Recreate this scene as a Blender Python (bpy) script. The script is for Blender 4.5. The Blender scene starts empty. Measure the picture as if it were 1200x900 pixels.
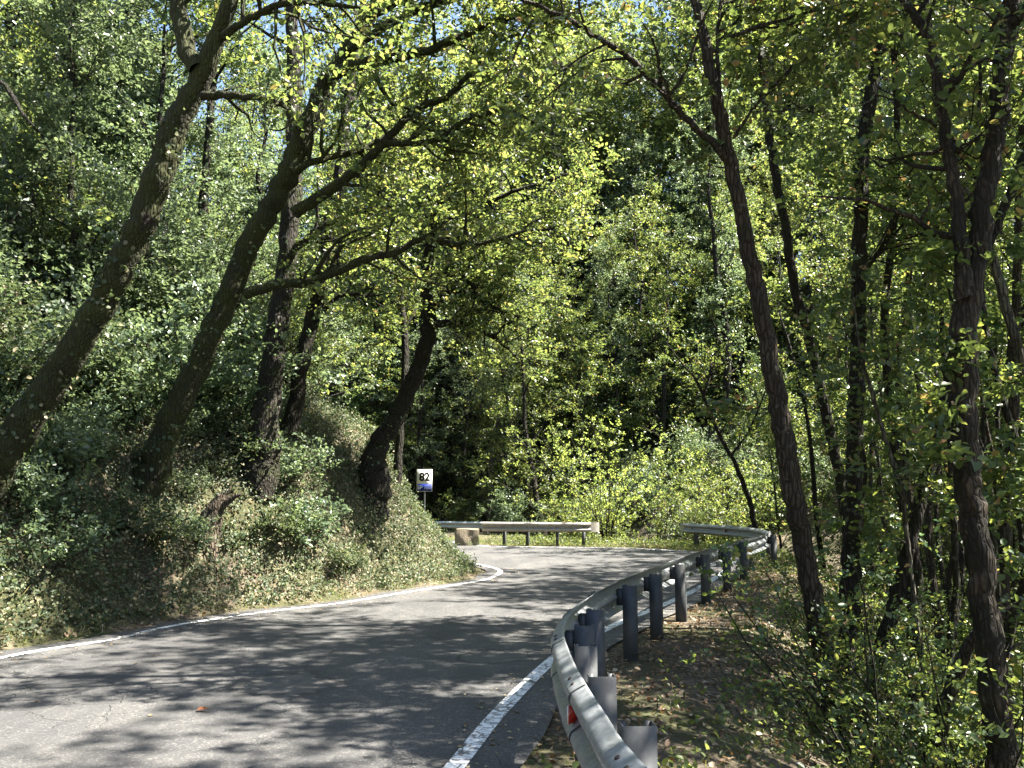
import bpy, math, random
import numpy as np
from mathutils import Vector

# ------------------------------------------------------------------ camera, world, sun, exposure
scene = bpy.context.scene
COL = scene.collection
R = math.radians
FPX = 1000.0                      # focal length in pixels of the 1200x900 photograph
CAMZ = 1.65
PITCH = math.atan(130 / FPX)
cam_d = bpy.data.cameras.new('camera')
cam_d.sensor_width = 36.0
cam_d.lens = FPX / 1200 * 36.0
cam_d.clip_start = 0.05
cam_d.clip_end = 2000
cam = bpy.data.objects.new('camera', cam_d)
COL.objects.link(cam)
cam.location = (0, 0, CAMZ)
cam.rotation_euler = (math.pi / 2 + PITCH, 0, 0)
scene.camera = cam

SUN_AZ = 90.0                     # degrees to the right of the view axis (+Y towards +X)
SUN_EL = 54.0
world = bpy.data.worlds.new('World')
scene.world = world
world.use_nodes = True
wn = world.node_tree
sky = wn.nodes.new('ShaderNodeTexSky')
sky.sky_type = 'NISHITA'
sky.sun_disc = False
sky.sun_elevation = R(SUN_EL)
sky.sun_rotation = R(SUN_AZ)
wn.links.new(sky.outputs[0], wn.nodes['Background'].inputs[0])
wn.nodes['Background'].inputs[1].default_value = 0.05

sun_d = bpy.data.lights.new('sun', 'SUN')
sun_d.energy = 5.0
sun_d.angle = R(0.53)
sun_d.color = (1.0, 0.93, 0.82)
sun = bpy.data.objects.new('sun', sun_d)
COL.objects.link(sun)
_d = Vector((math.sin(R(SUN_AZ)) * math.cos(R(SUN_EL)), math.cos(R(SUN_AZ)) * math.cos(R(SUN_EL)), math.sin(R(SUN_EL))))
sun.rotation_euler = _d.to_track_quat('Z', 'Y').to_euler()
sun.location = (30, 20, 40)

scene.view_settings.view_transform = 'Standard'
scene.view_settings.look = 'None'
scene.view_settings.gamma = 1.0
scene.view_settings.use_curve_mapping = False
scene.view_settings.exposure = 3.0
scene.render.engine = 'CYCLES'
cy = scene.cycles
cy.max_bounces = 6
cy.diffuse_bounces = 4
cy.glossy_bounces = 2
cy.transmission_bounces = 4
cy.transparent_max_bounces = 4
cy.sample_clamp_indirect = 6.0
cy.caustics_reflective = False
cy.caustics_refractive = False

# ------------------------------------------------------------------ pixel -> world
CP, SP_ = math.cos(PITCH), math.sin(PITCH)
def ray(px, py):
    a, b = (px - 600) / FPX, (450 - py) / FPX
    return np.array([a, CP - b * SP_, SP_ + b * CP])
def P(px, py, d):
    r = ray(px, py)
    return np.array([0, 0, CAMZ]) + r * (d / r[1])
def G(px, py, z=0.0):
    r = ray(px, py)
    t = (z - CAMZ) / r[2]
    return (np.array([0, 0, CAMZ]) + r * t)[:2]

# ------------------------------------------------------------------ small helpers
def catmull(pts, n):
    pts = np.asarray(pts, float)
    if len(pts) < 3:
        t = np.linspace(0, 1, n)[:, None]
        return pts[0] * (1 - t) + pts[-1] * t
    p = np.vstack([2 * pts[0] - pts[1], pts, 2 * pts[-1] - pts[-2]])
    seg = np.linalg.norm(np.diff(pts[:, :3], axis=0), axis=1)
    cum = np.concatenate([[0], np.cumsum(seg)])
    s = np.linspace(0, cum[-1], n)
    i = np.clip(np.searchsorted(cum, s, side='right') - 1, 0, len(pts) - 2)
    t = ((s - cum[i]) / np.maximum(seg[i], 1e-9))[:, None]
    p0, p1, p2, p3 = p[i], p[i + 1], p[i + 2], p[i + 3]
    return 0.5 * (2 * p1 + (p2 - p0) * t + (2 * p0 - 5 * p1 + 4 * p2 - p3) * t ** 2 + (3 * p1 - p0 - 3 * p2 + p3) * t ** 3)

def norm(v):
    return v / np.maximum(np.linalg.norm(v, axis=-1, keepdims=True), 1e-9)

class Buf:
    """collects geometry for ONE mesh"""
    def __init__(self):
        self.v, self.f, self.n = [], {}, 0
    def add(self, verts, faces):
        faces = np.asarray(faces, np.int64)
        self.v.append(np.asarray(verts, float))
        self.f.setdefault(faces.shape[1], []).append(faces + self.n)
        self.n += len(verts)
    def mesh(self, name, mat, smooth=False):
        me = bpy.data.meshes.new(name)
        v = np.concatenate(self.v).astype(np.float32)
        me.vertices.add(len(v))
        me.vertices.foreach_set('co', v.ravel())
        loops, starts, tot = [], [], 0
        for k, fl in self.f.items():
            f = np.concatenate(fl)
            loops.append(f.ravel())
            starts.append(tot + np.arange(len(f)) * k)
            tot += f.size
        loops = np.concatenate(loops).astype(np.int32)
        starts = np.concatenate(starts).astype(np.int32)
        me.loops.add(len(loops))
        me.loops.foreach_set('vertex_index', loops)
        me.polygons.add(len(starts))
        me.polygons.foreach_set('loop_start', starts)
        me.update(calc_edges=True)
        me.validate()
        if smooth:
            me.polygons.foreach_set('use_smooth', np.ones(len(me.polygons), bool))
        me.materials.append(mat)
        return me
    def obj(self, name, mat, parent=None, smooth=False):
        o = bpy.data.objects.new(name, self.mesh(name, mat, smooth))
        COL.objects.link(o)
        if parent is not None:
            o.parent = parent
        return o

def tag(o, label=None, cat=None, group=None, kind=None):
    for k, v in (('label', label), ('category', cat), ('group', group), ('kind', kind)):
        if v: o[k] = v
    return o
def empty(name, loc=(0, 0, 0), **kw):
    o = bpy.data.objects.new(name, None)
    COL.objects.link(o)
    o.location = loc
    o.empty_display_size = 0.3
    return tag(o, **kw)
def copy_tree(o, parent=None):
    c = o.copy()
    COL.objects.link(c)
    if parent is not None: c.parent = parent
    for ch in list(o.children):
        copy_tree(ch, c)
    return c

def box(buf, c, s, rz=0.0, ax=None):
    c = np.asarray(c, float); h = np.asarray(s, float) / 2
    q = np.array([[-1, -1, -1], [1, -1, -1], [1, 1, -1], [-1, 1, -1], [-1, -1, 1], [1, -1, 1], [1, 1, 1], [-1, 1, 1]]) * h
    if ax is not None:
        q = q @ np.asarray(ax)
    elif rz:
        a, b = math.cos(rz), math.sin(rz)
        q = q @ np.array([[a, b, 0], [-b, a, 0], [0, 0, 1]])
    buf.add(q + c, [[0, 3, 2, 1], [4, 5, 6, 7], [0, 1, 5, 4], [1, 2, 6, 5], [2, 3, 7, 6], [3, 0, 4, 7]])

def tube(buf, pts, rad, sides=8, n=None, rough=0.0, rng=None, cap=True):
    pts = np.asarray(pts, float); rad = np.asarray(rad, float)
    if n:
        pr = catmull(np.column_stack([pts, rad]), n)
        pts, rad = pr[:, :3], np.maximum(pr[:, 3], 0.0015)
    m = len(pts)
    tan = norm(np.gradient(pts, axis=0))
    ref = np.array([0.31, 0.17, 0.93]) if abs(tan[0][2]) < 0.8 else np.array([1, 0.1, 0])
    u = norm(np.cross(tan, ref)); w = np.cross(tan, u)
    a = np.linspace(0, 2 * math.pi, sides, endpoint=False)
    rr = np.repeat(rad[:, None], sides, 1)
    if rough and rng is not None:
        ph = rng.uniform(0, 6.28, 4)
        t = np.arange(m)[:, None] / max(m, 1)
        rr = rr * (1 + rough * (np.sin(2 * a[None] + ph[0] + 9 * t) + .7 * np.sin(3 * a[None] + ph[1] - 14 * t) + .5 * np.sin(5 * a[None] + ph[2] + 5 * t) + .5 * np.sin(40 * t + ph[3]))
                   + rng.normal(0, rough * .35, (m, sides)))
    v = pts[:, None] + rr[..., None] * (np.cos(a)[None, :, None] * u[:, None] + np.sin(a)[None, :, None] * w[:, None])
    i, j = np.meshgrid(np.arange(m - 1), np.arange(sides), indexing='ij')
    j2 = (j + 1) % sides
    f = np.stack([i * sides + j, i * sides + j2, (i + 1) * sides + j2, (i + 1) * sides + j], -1).reshape(-1, 4)
    buf.add(v.reshape(-1, 3), f)
    if cap:
        k = np.arange(sides)
        buf.add(np.vstack([v[-1], pts[-1] + tan[-1] * rad[-1] * .4]), np.stack([k, (k + 1) % sides, np.full(sides, sides)], -1))

# ------------------------------------------------------------------ materials
def mat(name):
    m = bpy.data.materials.new(name)
    m.use_nodes = True
    nt = m.node_tree
    b = nt.nodes['Principled BSDF']
    return m, nt, b
class N:
    def __init__(self, nt): self.nt = nt
    def new(self, t, **kw):
        n = self.nt.nodes.new(t)
        for k, v in kw.items(): setattr(n, k, v)
        return n
    def ln(self, a, b): self.nt.links.new(a, b)
    def coord(self, kind='Object', scale=None):
        c = self.new('ShaderNodeTexCoord').outputs[kind]
        if scale is None: return c
        mp = self.new('ShaderNodeMapping')
        mp.inputs['Scale'].default_value = scale
        self.ln(c, mp.inputs[0])
        return mp.outputs[0]
    def noise(self, co, scale, detail=4, rough=.55, dist=0.0):
        n = self.new('ShaderNodeTexNoise')
        n.inputs['Scale'].default_value = scale
        n.inputs['Detail'].default_value = detail
        n.inputs['Roughness'].default_value = rough
        n.inputs['Distortion'].default_value = dist
        self.ln(co, n.inputs['Vector'])
        return n.outputs['Fac']
    def voro(self, co, scale, feature='F1', out='Distance'):
        n = self.new('ShaderNodeTexVoronoi', feature=feature)
        n.inputs['Scale'].default_value = scale
        self.ln(co, n.inputs['Vector'])
        return n.outputs[out]
    def ramp(self, fac, stops, interp='LINEAR'):
        r = self.new('ShaderNodeValToRGB')
        r.color_ramp.interpolation = interp
        el = r.color_ramp.elements
        while len(el) < len(stops): el.new(0.5)
        for e, (p, c) in zip(el, stops):
            e.position = p
            e.color = (*c, 1) if not isinstance(c, (int, float)) else (c, c, c, 1)
        self.ln(fac, r.inputs[0])
        return r.outputs[0]
    def mix(self, fac, a, b, mode='MIX'):
        m = self.new('ShaderNodeMix', data_type='RGBA', blend_type=mode)
        for s, v in ((0, fac), (6, a), (7, b)):
            if isinstance(v, (int, float)): m.inputs[s].default_value = v
            elif isinstance(v, tuple): m.inputs[s].default_value = (*v, 1)
            else: self.ln(v, m.inputs[s])
        return m.outputs[2]
    def math(self, op, a, b=0.5):
        m = self.new('ShaderNodeMath', operation=op)
        for s, v in ((0, a), (1, b)):
            if isinstance(v, (int, float)): m.inputs[s].default_value = v
            else: self.ln(v, m.inputs[s])
        return m.outputs[0]
    def bump(self, h, strength, dist, target):
        b = self.new('ShaderNodeBump')
        b.inputs['Strength'].default_value = strength
        b.inputs['Distance'].default_value = dist
        self.ln(h, b.inputs['Height'])
        self.ln(b.outputs[0], target.inputs['Normal'])

def leaf_mat(name, ramp, trans, tfac=0.42, rough=0.38, spec=0.5, dry=0.0):
    m, nt, b = mat(name); n = N(nt)
    g = n.new('ShaderNodeNewGeometry').outputs['Random Per Island']
    oi = n.new('ShaderNodeObjectInfo').outputs['Random']
    c = n.ramp(g, ramp)
    t = n.ramp(g, trans)
    hs = n.new('ShaderNodeHueSaturation')
    n.ln(n.math('ADD', n.math('MULTIPLY', oi, 0.05), 0.475), hs.inputs['Hue'])
    n.ln(n.math('ADD', n.math('MULTIPLY', oi, 0.35), 0.82), hs.inputs['Value'])
    n.ln(c, hs.inputs['Color'])
    n.ln(hs.outputs[0], b.inputs['Base Color'])
    b.inputs['Roughness'].default_value = rough
    b.inputs['Specular IOR Level'].default_value = spec
    tr = n.new('ShaderNodeBsdfTranslucent')
    n.ln(t, tr.inputs[0])
    mx = n.new('ShaderNodeMixShader')
    mx.inputs[0].default_value = tfac
    n.ln(b.outputs[0], mx.inputs[1]); n.ln(tr.outputs[0], mx.inputs[2])
    n.ln(mx.outputs[0], nt.nodes['Material Output'].inputs[0])
    return m

GREEN = [(0, (.028, .048, .018)), (.35, (.046, .074, .026)), (.7, (.066, .098, .034)), (.93, (.09, .125, .05)), (1, (.15, .12, .05))]
TGREEN = [(0, (.12, .18, .045)), (.5, (.22, .28, .07)), (.88, (.36, .42, .09)), (1, (.4, .33, .1))]
M = {}
M['oak_leaf'] = leaf_mat('oak_leaf', GREEN, TGREEN, rough=.4, spec=.5, tfac=.47)
M['grey_leaf'] = leaf_mat('grey_green_leaf', [(0, (.036, .06, .034)), (.6, (.068, .1, .058)), (1, (.105, .14, .08))],
                          [(0, (.15, .22, .09)), (1, (.26, .33, .14))], rough=.34, spec=.6, tfac=.4)
M['hazel_leaf'] = leaf_mat('hazel_leaf', [(0, (.03, .06, .022)), (.6, (.054, .096, .034)), (.93, (.09, .14, .04)), (.97, (.17, .12, .05)), (1, (.2, .12, .06))],
                           [(0, (.11, .16, .035)), (.75, (.21, .27, .06)), (.93, (.46, .52, .1)), (.98, (.42, .32, .09)), (1, (.46, .28, .11))], tfac=.42, rough=.38, spec=.5)
M['yellow_leaf'] = leaf_mat('yellow_green_leaf', [(0, (.05, .09, .025)), (1, (.11, .155, .045))],
                            [(0, (.32, .42, .08)), (1, (.52, .6, .14))], tfac=.5)
M['ivy_leaf'] = leaf_mat('ivy_leaf', [(0, (.03, .046, .024)), (.5, (.06, .084, .046)), (.78, (.1, .12, .066)), (.9, (.2, .185, .115)), (1, (.29, .25, .165))],
                         [(0, (.1, .16, .05)), (1, (.22, .27, .1))], tfac=.28, rough=.5, spec=.25)
M['dry_leaf'] = leaf_mat('dry_leaf', [(0, (.09, .055, .03)), (.4, (.19, .125, .075)), (.8, (.3, .225, .145)), (1, (.38, .32, .23))],
                         [(0, (.2, .1, .03)), (1, (.4, .28, .12))], tfac=.2, rough=.6, spec=.3)
M['orange_leaf'] = leaf_mat('orange_leaf', [(0, (.2, .09, .03)), (1, (.24, .11, .04))], [(0, (.2, .09, .02)), (1, (.28, .13, .04))], tfac=.2, rough=.6)
M['straw'] = leaf_mat('straw', [(0, (.1, .11, .045)), (.5, (.22, .205, .11)), (1, (.38, .34, .22))], [(0, (.25, .22, .08)), (1, (.4, .34, .18))], tfac=.3, rough=.6, spec=.25)
M['grass'] = leaf_mat('grass', [(0, (.05, .09, .022)), (.75, (.1, .155, .04)), (1, (.3, .27, .13))], [(0, (.2, .3, .05)), (1, (.4, .44, .12))], tfac=.4, rough=.45)

def bark(name, dark, light, moss=0.4, mosscol=(.05, .065, .014), lichen=0.12, sc=1.0):
    m, nt, b = mat(name); n = N(nt)
    co = n.coord()
    st = n.coord(scale=(1, 1, .2))
    ridg = n.voro(st, 26 * sc, 'DISTANCE_TO_EDGE')
    fine = n.noise(st, 55 * sc, 5, .65)
    big = n.noise(co, 2.6, 4, .6)
    c = n.mix(n.ramp(fine, [(.3, 0.0), (.7, 1.0)]), dark, light)
    c = n.mix(n.ramp(ridg, [(0, 1.0), (.16, 0.0)]), c, tuple(x * .35 for x in dark))
    lf = n.ramp(n.noise(co, 9, 3, .6), [(.64, 0.0), (.7, lichen * 4 if lichen < .25 else 1.0)])
    c = n.mix(lf, c, (.26, .27, .22))
    if moss:
        mf = n.ramp(n.noise(co, 3.3, 5, .65), [(.62 - .3 * moss, 0.0), (.72 - .3 * moss, .9)])
        mc = n.mix(n.noise(co, 60, 3), mosscol, tuple(x * 1.9 for x in mosscol))
        c = n.mix(mf, c, mc)
    c = n.mix(n.ramp(big, [(.3, .75), (.7, 0.0)]), c, (.02, .017, .012))
    n.ln(c, b.inputs['Base Color'])
    b.inputs['Roughness'].default_value = .88
    b.inputs['Specular IOR Level'].default_value = .25
    h = n.math('ADD', n.math('MULTIPLY', n.ramp(ridg, [(0, 0.0), (.25, 1.0)]), .7), n.math('MULTIPLY', fine, .6))
    n.bump(h, 1.0, .045, b)
    return m
M['bark_moss'] = bark('mossy_bark', (.018, .014, .01), (.055, .043, .03), 1.0, mosscol=(.03, .037, .008), lichen=.04)
M['bark_oak'] = bark('oak_bark', (.02, .018, .014), (.06, .052, .042), .45, mosscol=(.02, .024, .008), lichen=.2)
M['bark_dark'] = bark('dark_bark', (.013, .011, .009), (.042, .036, .028), .4, mosscol=(.015, .018, .007))
M['bark_brown'] = bark('brown_bark', (.035, .027, .019), (.105, .085, .064), .1, mosscol=(.02, .024, .01), lichen=.12)
M['bark_patchy'] = bark('patchy_bark', (.04, .03, .021), (.115, .09, .064), .6, mosscol=(.008, .008, .005), lichen=.1)
M['bark_pale'] = bark('pale_bark', (.1, .09, .07), (.24, .22, .18), .25, lichen=.2)
M['bark_dry'] = bark('dry_wood', (.08, .06, .042), (.2, .16, .11), 0, lichen=.1)

def asphalt():
    m, nt, b = mat('asphalt'); n = N(nt)
    co = n.coord()
    fine = n.noise(co, 160, 3, .7)
    peb = n.voro(co, 95, 'F1', 'Color')
    sep = n.new('ShaderNodeSeparateColor'); n.ln(peb, sep.inputs[0])
    med = n.noise(co, 1.1, 5, .6)
    c = n.mix(fine, (.034, .036, .039), (.095, .093, .09))
    c = n.mix(n.math('GREATER_THAN', sep.outputs[0], .86), c, (.2, .19, .175))
    c = n.mix(n.ramp(med, [(.35, .5), (.7, 0.0)]), c, (.045, .046, .049))
    c = n.mix(n.ramp(n.noise(co, .45, 4, .6), [(.48, 0.0), (.68, .4)]), c, (.105, .101, .094))
    trk = n.noise(n.coord(scale=(.9, .25, 1)), 1.6, 4, .65)
    c = n.mix(n.ramp(trk, [(.42, .55), (.6, 0.0)]), c, (.036, .037, .039))
    # cracks, only inside broken-up areas
    wob = n.new('ShaderNodeVectorMath', operation='ADD')
    nn = n.new('ShaderNodeTexNoise'); nn.inputs['Scale'].default_value = 3.0; nn.inputs['Detail'].default_value = 4
    n.ln(co, nn.inputs['Vector'])
    sc = n.new('ShaderNodeVectorMath', operation='SCALE'); sc.inputs['Scale'].default_value = .35
    n.ln(nn.outputs['Color'], sc.inputs[0]); n.ln(co, wob.inputs[0]); n.ln(sc.outputs[0], wob.inputs[1])
    e = n.voro(wob.outputs[0], 2.3, 'DISTANCE_TO_EDGE')
    area = n.ramp(n.noise(co, .33, 2, .5), [(.5, 0.0), (.62, .6)])
    cr = n.math('MULTIPLY', n.ramp(e, [(0, 1.0), (.013, 0.0)]), area)
    c = n.mix(cr, c, (.015, .015, .015))
    for (qx, qy), rr_ in ((G(335, 800), .85), (G(580, 768), .7), (G(620, 742), .6)):
        vd = n.new('ShaderNodeVectorMath', operation='DISTANCE')
        n.ln(wob.outputs[0], vd.inputs[0]); vd.inputs[1].default_value = (float(qx) + .17, float(qy) + .17, .17)
        dn = n.math('ADD', vd.outputs['Value'], n.math('MULTIPLY', n.noise(co, 2.2, 5, .7), .9 * rr_))
        ins = n.ramp(n.math('MULTIPLY', dn, .5 / rr_), [(.46, 1.0), (.5, 0.0)])
        rim = n.ramp(n.math('MULTIPLY', dn, .5 / rr_), [(.45, 0.0), (.48, 1.0), (.52, 0.0)])
        c = n.mix(n.math('MULTIPLY', ins, .35), c, n.mix(n.noise(co, 30, 4, .7), (.06, .058, .054), (.16, .15, .135)))
        c = n.mix(n.math('MULTIPLY', rim, n.math('MULTIPLY', n.noise(co, 4, 3), 1.3)), c, (.02, .02, .02))
        cr = n.math('ADD', cr, n.math('MULTIPLY', rim, .5))
    n.ln(c, b.inputs['Base Color'])
    b.inputs['Roughness'].default_value = .72
    b.inputs['Specular IOR Level'].default_value = .42
    h = n.math('ADD', n.math('MULTIPLY', fine, .5), n.math('MULTIPLY', sep.outputs[0], .5))
    h = n.math('SUBTRACT', h, n.math('MULTIPLY', cr, 3))
    h = n.math('ADD', h, n.math('MULTIPLY', n.noise(co, 5, 4, .6), 2.2))
    n.bump(h, .8, .012, b)
    return m
M['asphalt'] = asphalt()

def paint_line():
    m, nt, b = mat('worn_white_paint'); n = N(nt)
    co = n.coord()
    wear = n.noise(co, 14, 6, .7)
    big = n.noise(co, 1.7, 3, .6)
    e = n.voro(co, 7, 'DISTANCE_TO_EDGE')
    f = n.ramp(n.math('ADD', wear, n.math('MULTIPLY', big, .5)), [(.64, 0.0), (.76, 1.0)])
    f = n.math('MULTIPLY', f, n.ramp(e, [(0.01, 0.0), (.04, 1.0)]))
    c = n.mix(f, (.075, .075, .074), n.mix(n.noise(co, 40, 3), (.6, .62, .62), (.8, .81, .8)))
    n.ln(c, b.inputs['Base Color'])
    b.inputs['Roughness'].default_value = .6
    n.bump(n.noise(co, 150, 3, .7), .5, .006, b)
    return m
M['paint'] = paint_line()

def soil():
    m, nt, b = mat('forest_soil'); n = N(nt)
    co = n.coord()
    cell = n.new('ShaderNodeTexVoronoi'); cell.inputs['Scale'].default_value = 22
    n.ln(co, cell.inputs['Vector'])
    sep = n.new('ShaderNodeSeparateColor'); n.ln(cell.outputs['Color'], sep.inputs[0])
    lit = n.ramp(sep.outputs[0], [(0, (.045, .036, .025)), (.4, (.09, .072, .05)), (.75, (.155, .128, .09)), (1, (.26, .23, .17))])
    dirt = n.mix(n.noise(co, 14, 5, .65), (.05, .041, .031), (.135, .112, .084))
    c = n.mix(n.ramp(n.noise(co, 1.3, 4), [(.4, 0.0), (.6, 1.0)]), dirt, lit)
    c = n.mix(n.ramp(n.noise(co, .8, 5, .65), [(.42, 0.0), (.58, .8)]), c, (.055, .062, .026))
    n.ln(c, b.inputs['Base Color'])
    b.inputs['Roughness'].default_value = .95
    b.inputs['Specular IOR Level'].default_value = .15
    h = n.math('ADD', n.noise(co, 26, 5, .7), n.math('MULTIPLY', sep.outputs[1], .5))
    n.bump(h, .9, .05, b)
    return m
M['soil'] = soil()

def galv(name, base, stain, st_amt, rough=.42, metal=.65):
    m, nt, b = mat(name); n = N(nt)
    co = n.coord()
    sp = n.voro(co, 38, 'F1', 'Color')
    sep = n.new('ShaderNodeSeparateColor'); n.ln(sp, sep.inputs[0])
    c = n.mix(sep.outputs[0], base, tuple(x * .72 for x in base))
    c = n.mix(n.ramp(n.noise(n.coord(scale=(9, 9, .5)), 3, 4, .7), [(.55, 0.0), (.8, .35)]), c, tuple(x * .7 for x in stain))
    streak = n.noise(n.coord(scale=(3, 3, .7)), 4, 5, .65)
    c = n.mix(n.ramp(streak, [(.62 - st_amt, 0.0), (.8 - st_amt, .85)]), c, stain)
    c = n.mix(n.ramp(n.noise(co, 7, 5, .7), [(.66, 0.0), (.74, .8)]), c, (.16, .09, .05))
    n.ln(c, b.inputs['Base Color'])
    b.inputs['Metallic'].default_value = metal
    n.ln(n.ramp(n.noise(co, 12, 4), [(.3, rough - .08), (.7, rough + .14)]), b.inputs['Roughness'])
    n.bump(n.noise(co, 30, 4, .6), .15, .004, b)
    return m
M['galv'] = galv('galvanised_steel', (.3, .325, .345), (.22, .21, .18), .04, metal=.55)
M['galv_post'] = galv('weathered_shaded_post', (.04, .046, .05), (.038, .037, .032), .1, .62, .0)  # weathered steel, base colour also darkened so sunlit posts look shaded
M['galv_tan'] = galv('stained_steel', (.33, .315, .28), (.25, .21, .16), .15, .5, .3)
M['galv_blue'] = galv('new_steel', (.5, .55, .58), (.4, .42, .42), .0, .36, .6)

def plain(name, c, rough=.5, metal=0.0, var=.15):
    m, nt, b = mat(name); n = N(nt)
    co = n.coord()
    n.ln(n.mix(n.noise(co, 18, 5, .65), tuple(x * (1 - var) for x in c), tuple(min(1, x * (1 + var)) for x in c)), b.inputs['Base Color'])
    b.inputs['Roughness'].default_value = rough
    b.inputs['Metallic'].default_value = metal
    return m
M['bolt'] = plain('dark_bolt', (.05, .045, .04), .55, .5)
M['red'] = plain('red_reflector', (.55, .035, .02), .3)
M['white'] = plain('white_reflector', (.75, .76, .74), .35)
M['sign_white'] = plain('sign_white', (.5, .5, .46), .55, var=.12)
M['sign_blue'] = plain('sign_blue', (.008, .02, .14), .6)
M['sign_black'] = plain('sign_black', (.012, .012, .012), .5)
M['sign_text'] = plain('sign_light_text', (.45, .48, .58), .6)
for k_ in ('sign_white', 'sign_blue', 'sign_black', 'sign_text'):
    M[k_].node_tree.nodes['Principled BSDF'].inputs['Specular IOR Level'].default_value = .1
def concrete():
    m, nt, b = mat('lichen_concrete'); n = N(nt)
    co = n.coord()
    c = n.mix(n.noise(co, 6, 5, .65), (.1, .08, .05), (.26, .22, .16))
    c = n.mix(n.ramp(n.noise(co, 2.2, 4), [(.5, 0.0), (.6, .8)]), c, (.1, .11, .05))
    n.ln(c, b.inputs['Base Color']); b.inputs['Roughness'].default_value = .92
    n.bump(n.noise(co, 22, 6, .7), .9, .04, b)
    return m
M['concrete'] = concrete()

# ------------------------------------------------------------------ road plan
def g(px, py): return tuple(G(px, py))
L_PTS = [(-8.2, -14), (-7.8, -5), (-7.2, 1), (-6.3, 5.6)] + [g(*p) for p in ((0, 770), (123, 750), (200, 733), (300, 718), (400, 706), (467, 695), (533, 685), (567, 679), (583, 671), (577, 666), (550, 660), (527, 655))] + [(-2.6, 24.6), (-4.6, 28.2), (-7.4, 32.5), (-12.5, 38.2), (-26, 46.5), (-70, 66)]
R_PTS = [(-1.9, -14), (-1.6, -5), (-1.2, 0), (-.75, 3)] + [g(*p) for p in ((545, 900), (600, 830), (660, 770), (708, 742), (733, 730), (764, 717), (803, 700), (834, 683), (852, 670), (860, 662))] + [(5.75, 22.4), (5.55, 24.6), (4.5, 26.4), (2.75, 27.4), (.6, 27.8), (-1.1, 28.6), (-3.1, 33), (-6.3, 38.3), (-12.5, 44.5), (-26, 53), (-70, 74)]
LP = catmull(np.array(L_PTS), 260)
RP = catmull(np.array(R_PTS), 260)

def sdist(p, poly):
    """signed distance, positive to the left of the polyline's direction"""
    best = np.full(len(p), 1e9); sg = np.zeros(len(p)); idx = np.zeros(len(p), int)
    for i in range(len(poly) - 1):
        a, b = poly[i], poly[i + 1]
        ab = b - a; ap = p - a
        t = np.clip((ap @ ab) / max(ab @ ab, 1e-9), 0, 1)
        d = np.linalg.norm(ap - t[:, None] * ab, axis=1)
        cr = ab[0] * ap[:, 1] - ab[1] * ap[:, 0]
        m = d < best
        best[m] = d[m]; sg[m] = np.sign(cr[m]); idx[m] = i
    return best * np.where(sg == 0, 1, sg), idx

_r = np.random.default_rng(5)
_W = [(_r.uniform(0, 6.28), f * math.cos(a), f * math.sin(a), 1 / f ** .8) for f in (.35, .6, 1.0, 1.7, 2.8, 4.6) for a in _r.uniform(0, 6.28, 3)]
def nz(x, y, lo=0, hi=6):
    s = 0; w = 0
    for ph, a, b, k in _W[lo * 3:hi * 3]:
        s = s + k * np.sin(a * x + b * y + ph); w += k
    return s / w * 1.9
def smooth(t):
    t = np.clip(t, 0, 1); return t * t * (3 - 2 * t)
def terrain(x, y):
    x = np.atleast_1d(np.asarray(x, float)); y = np.atleast_1d(np.asarray(y, float))
    p = np.column_stack([x, y])
    dl, _ = sdist(p, LP); dr, _ = sdist(p, RP); dr = -dr
    n1 = nz(x, y)
    # left bank
    d = dl + .16 * nz(x + 7, y * 1.1, 2, 6)
    hb = 2.12 + .15 * nz(x, y, 0, 2)
    tip = smooth((y - 15.2) / 2.5) * smooth((27 - y) / 4)
    hl = hb * smooth((d - .4) / (1.75 + .8 * tip)) + .72 * np.maximum(0, d - 1.9) + .09 * n1 * smooth(d / 1.0)
    hl = np.where(hl > 16, 16 + (hl - 16) * .4, hl)
    # right verge, gully, far slope
    far = smooth((y - 22) / 10)
    st = .95 + 3.2 * far
    dd = np.maximum(0, dr - st)
    gully = -(1.75 - .3 * far) * smooth(dd / (4.6 - 1.2 * far))
    rise = np.maximum(0, dd - (8.5 - 6.2 * far)) * (.22 + .38 * far)
    hr = -.04 * smooth(dr / .5) + gully + rise + .07 * n1 * smooth((dr - .5) / 1.5)
    hr = np.where(hr > 18, 18 + (hr - 18) * .4, hr)
    z = np.where(dl > 0, hl, np.where(dr > 0, hr, -.06))
    z = np.where((dl > 0) & (dl < .45), np.minimum(z, .02), z)
    return np.where((dl > -.02) & (dl < .36), -.03, np.where((dr > -.02) & (dr < .3), -.03, z)), dl, dr
def tz(x, y): return float(terrain(x, y)[0][0])

def axis_steps(segs):
    out = []
    for a, b, s in segs:
        out.append(np.arange(a, b, s))
    return np.unique(np.concatenate(out + [[segs[-1][1]]]))
xs = axis_steps([(-260, -60, 20), (-60, -20, 2), (-20, -9, .5), (-9, 9, .16), (9, 20, .5), (20, 60, 2), (60, 260, 20)])
ys = axis_steps([(-260, -40, 20), (-40, -6, 2), (-6, 1, .5), (1, 30, .18), (30, 46, .4), (46, 100, 2), (100, 300, 20)])
X, Y = np.meshgrid(xs, ys)
Z, _, _ = terrain(X.ravel(), Y.ravel())
gb = Buf()
nx, ny = len(xs), len(ys)
i, j = np.meshgrid(np.arange(ny - 1), np.arange(nx - 1), indexing='ij')
gb.add(np.column_stack([X.ravel(), Y.ravel(), Z]), np.stack([i * nx + j, i * nx + j + 1, (i + 1) * nx + j + 1, (i + 1) * nx + j], -1).reshape(-1, 4))
tag(gb.obj('ground', M['soil'], smooth=True), kind='structure')

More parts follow.
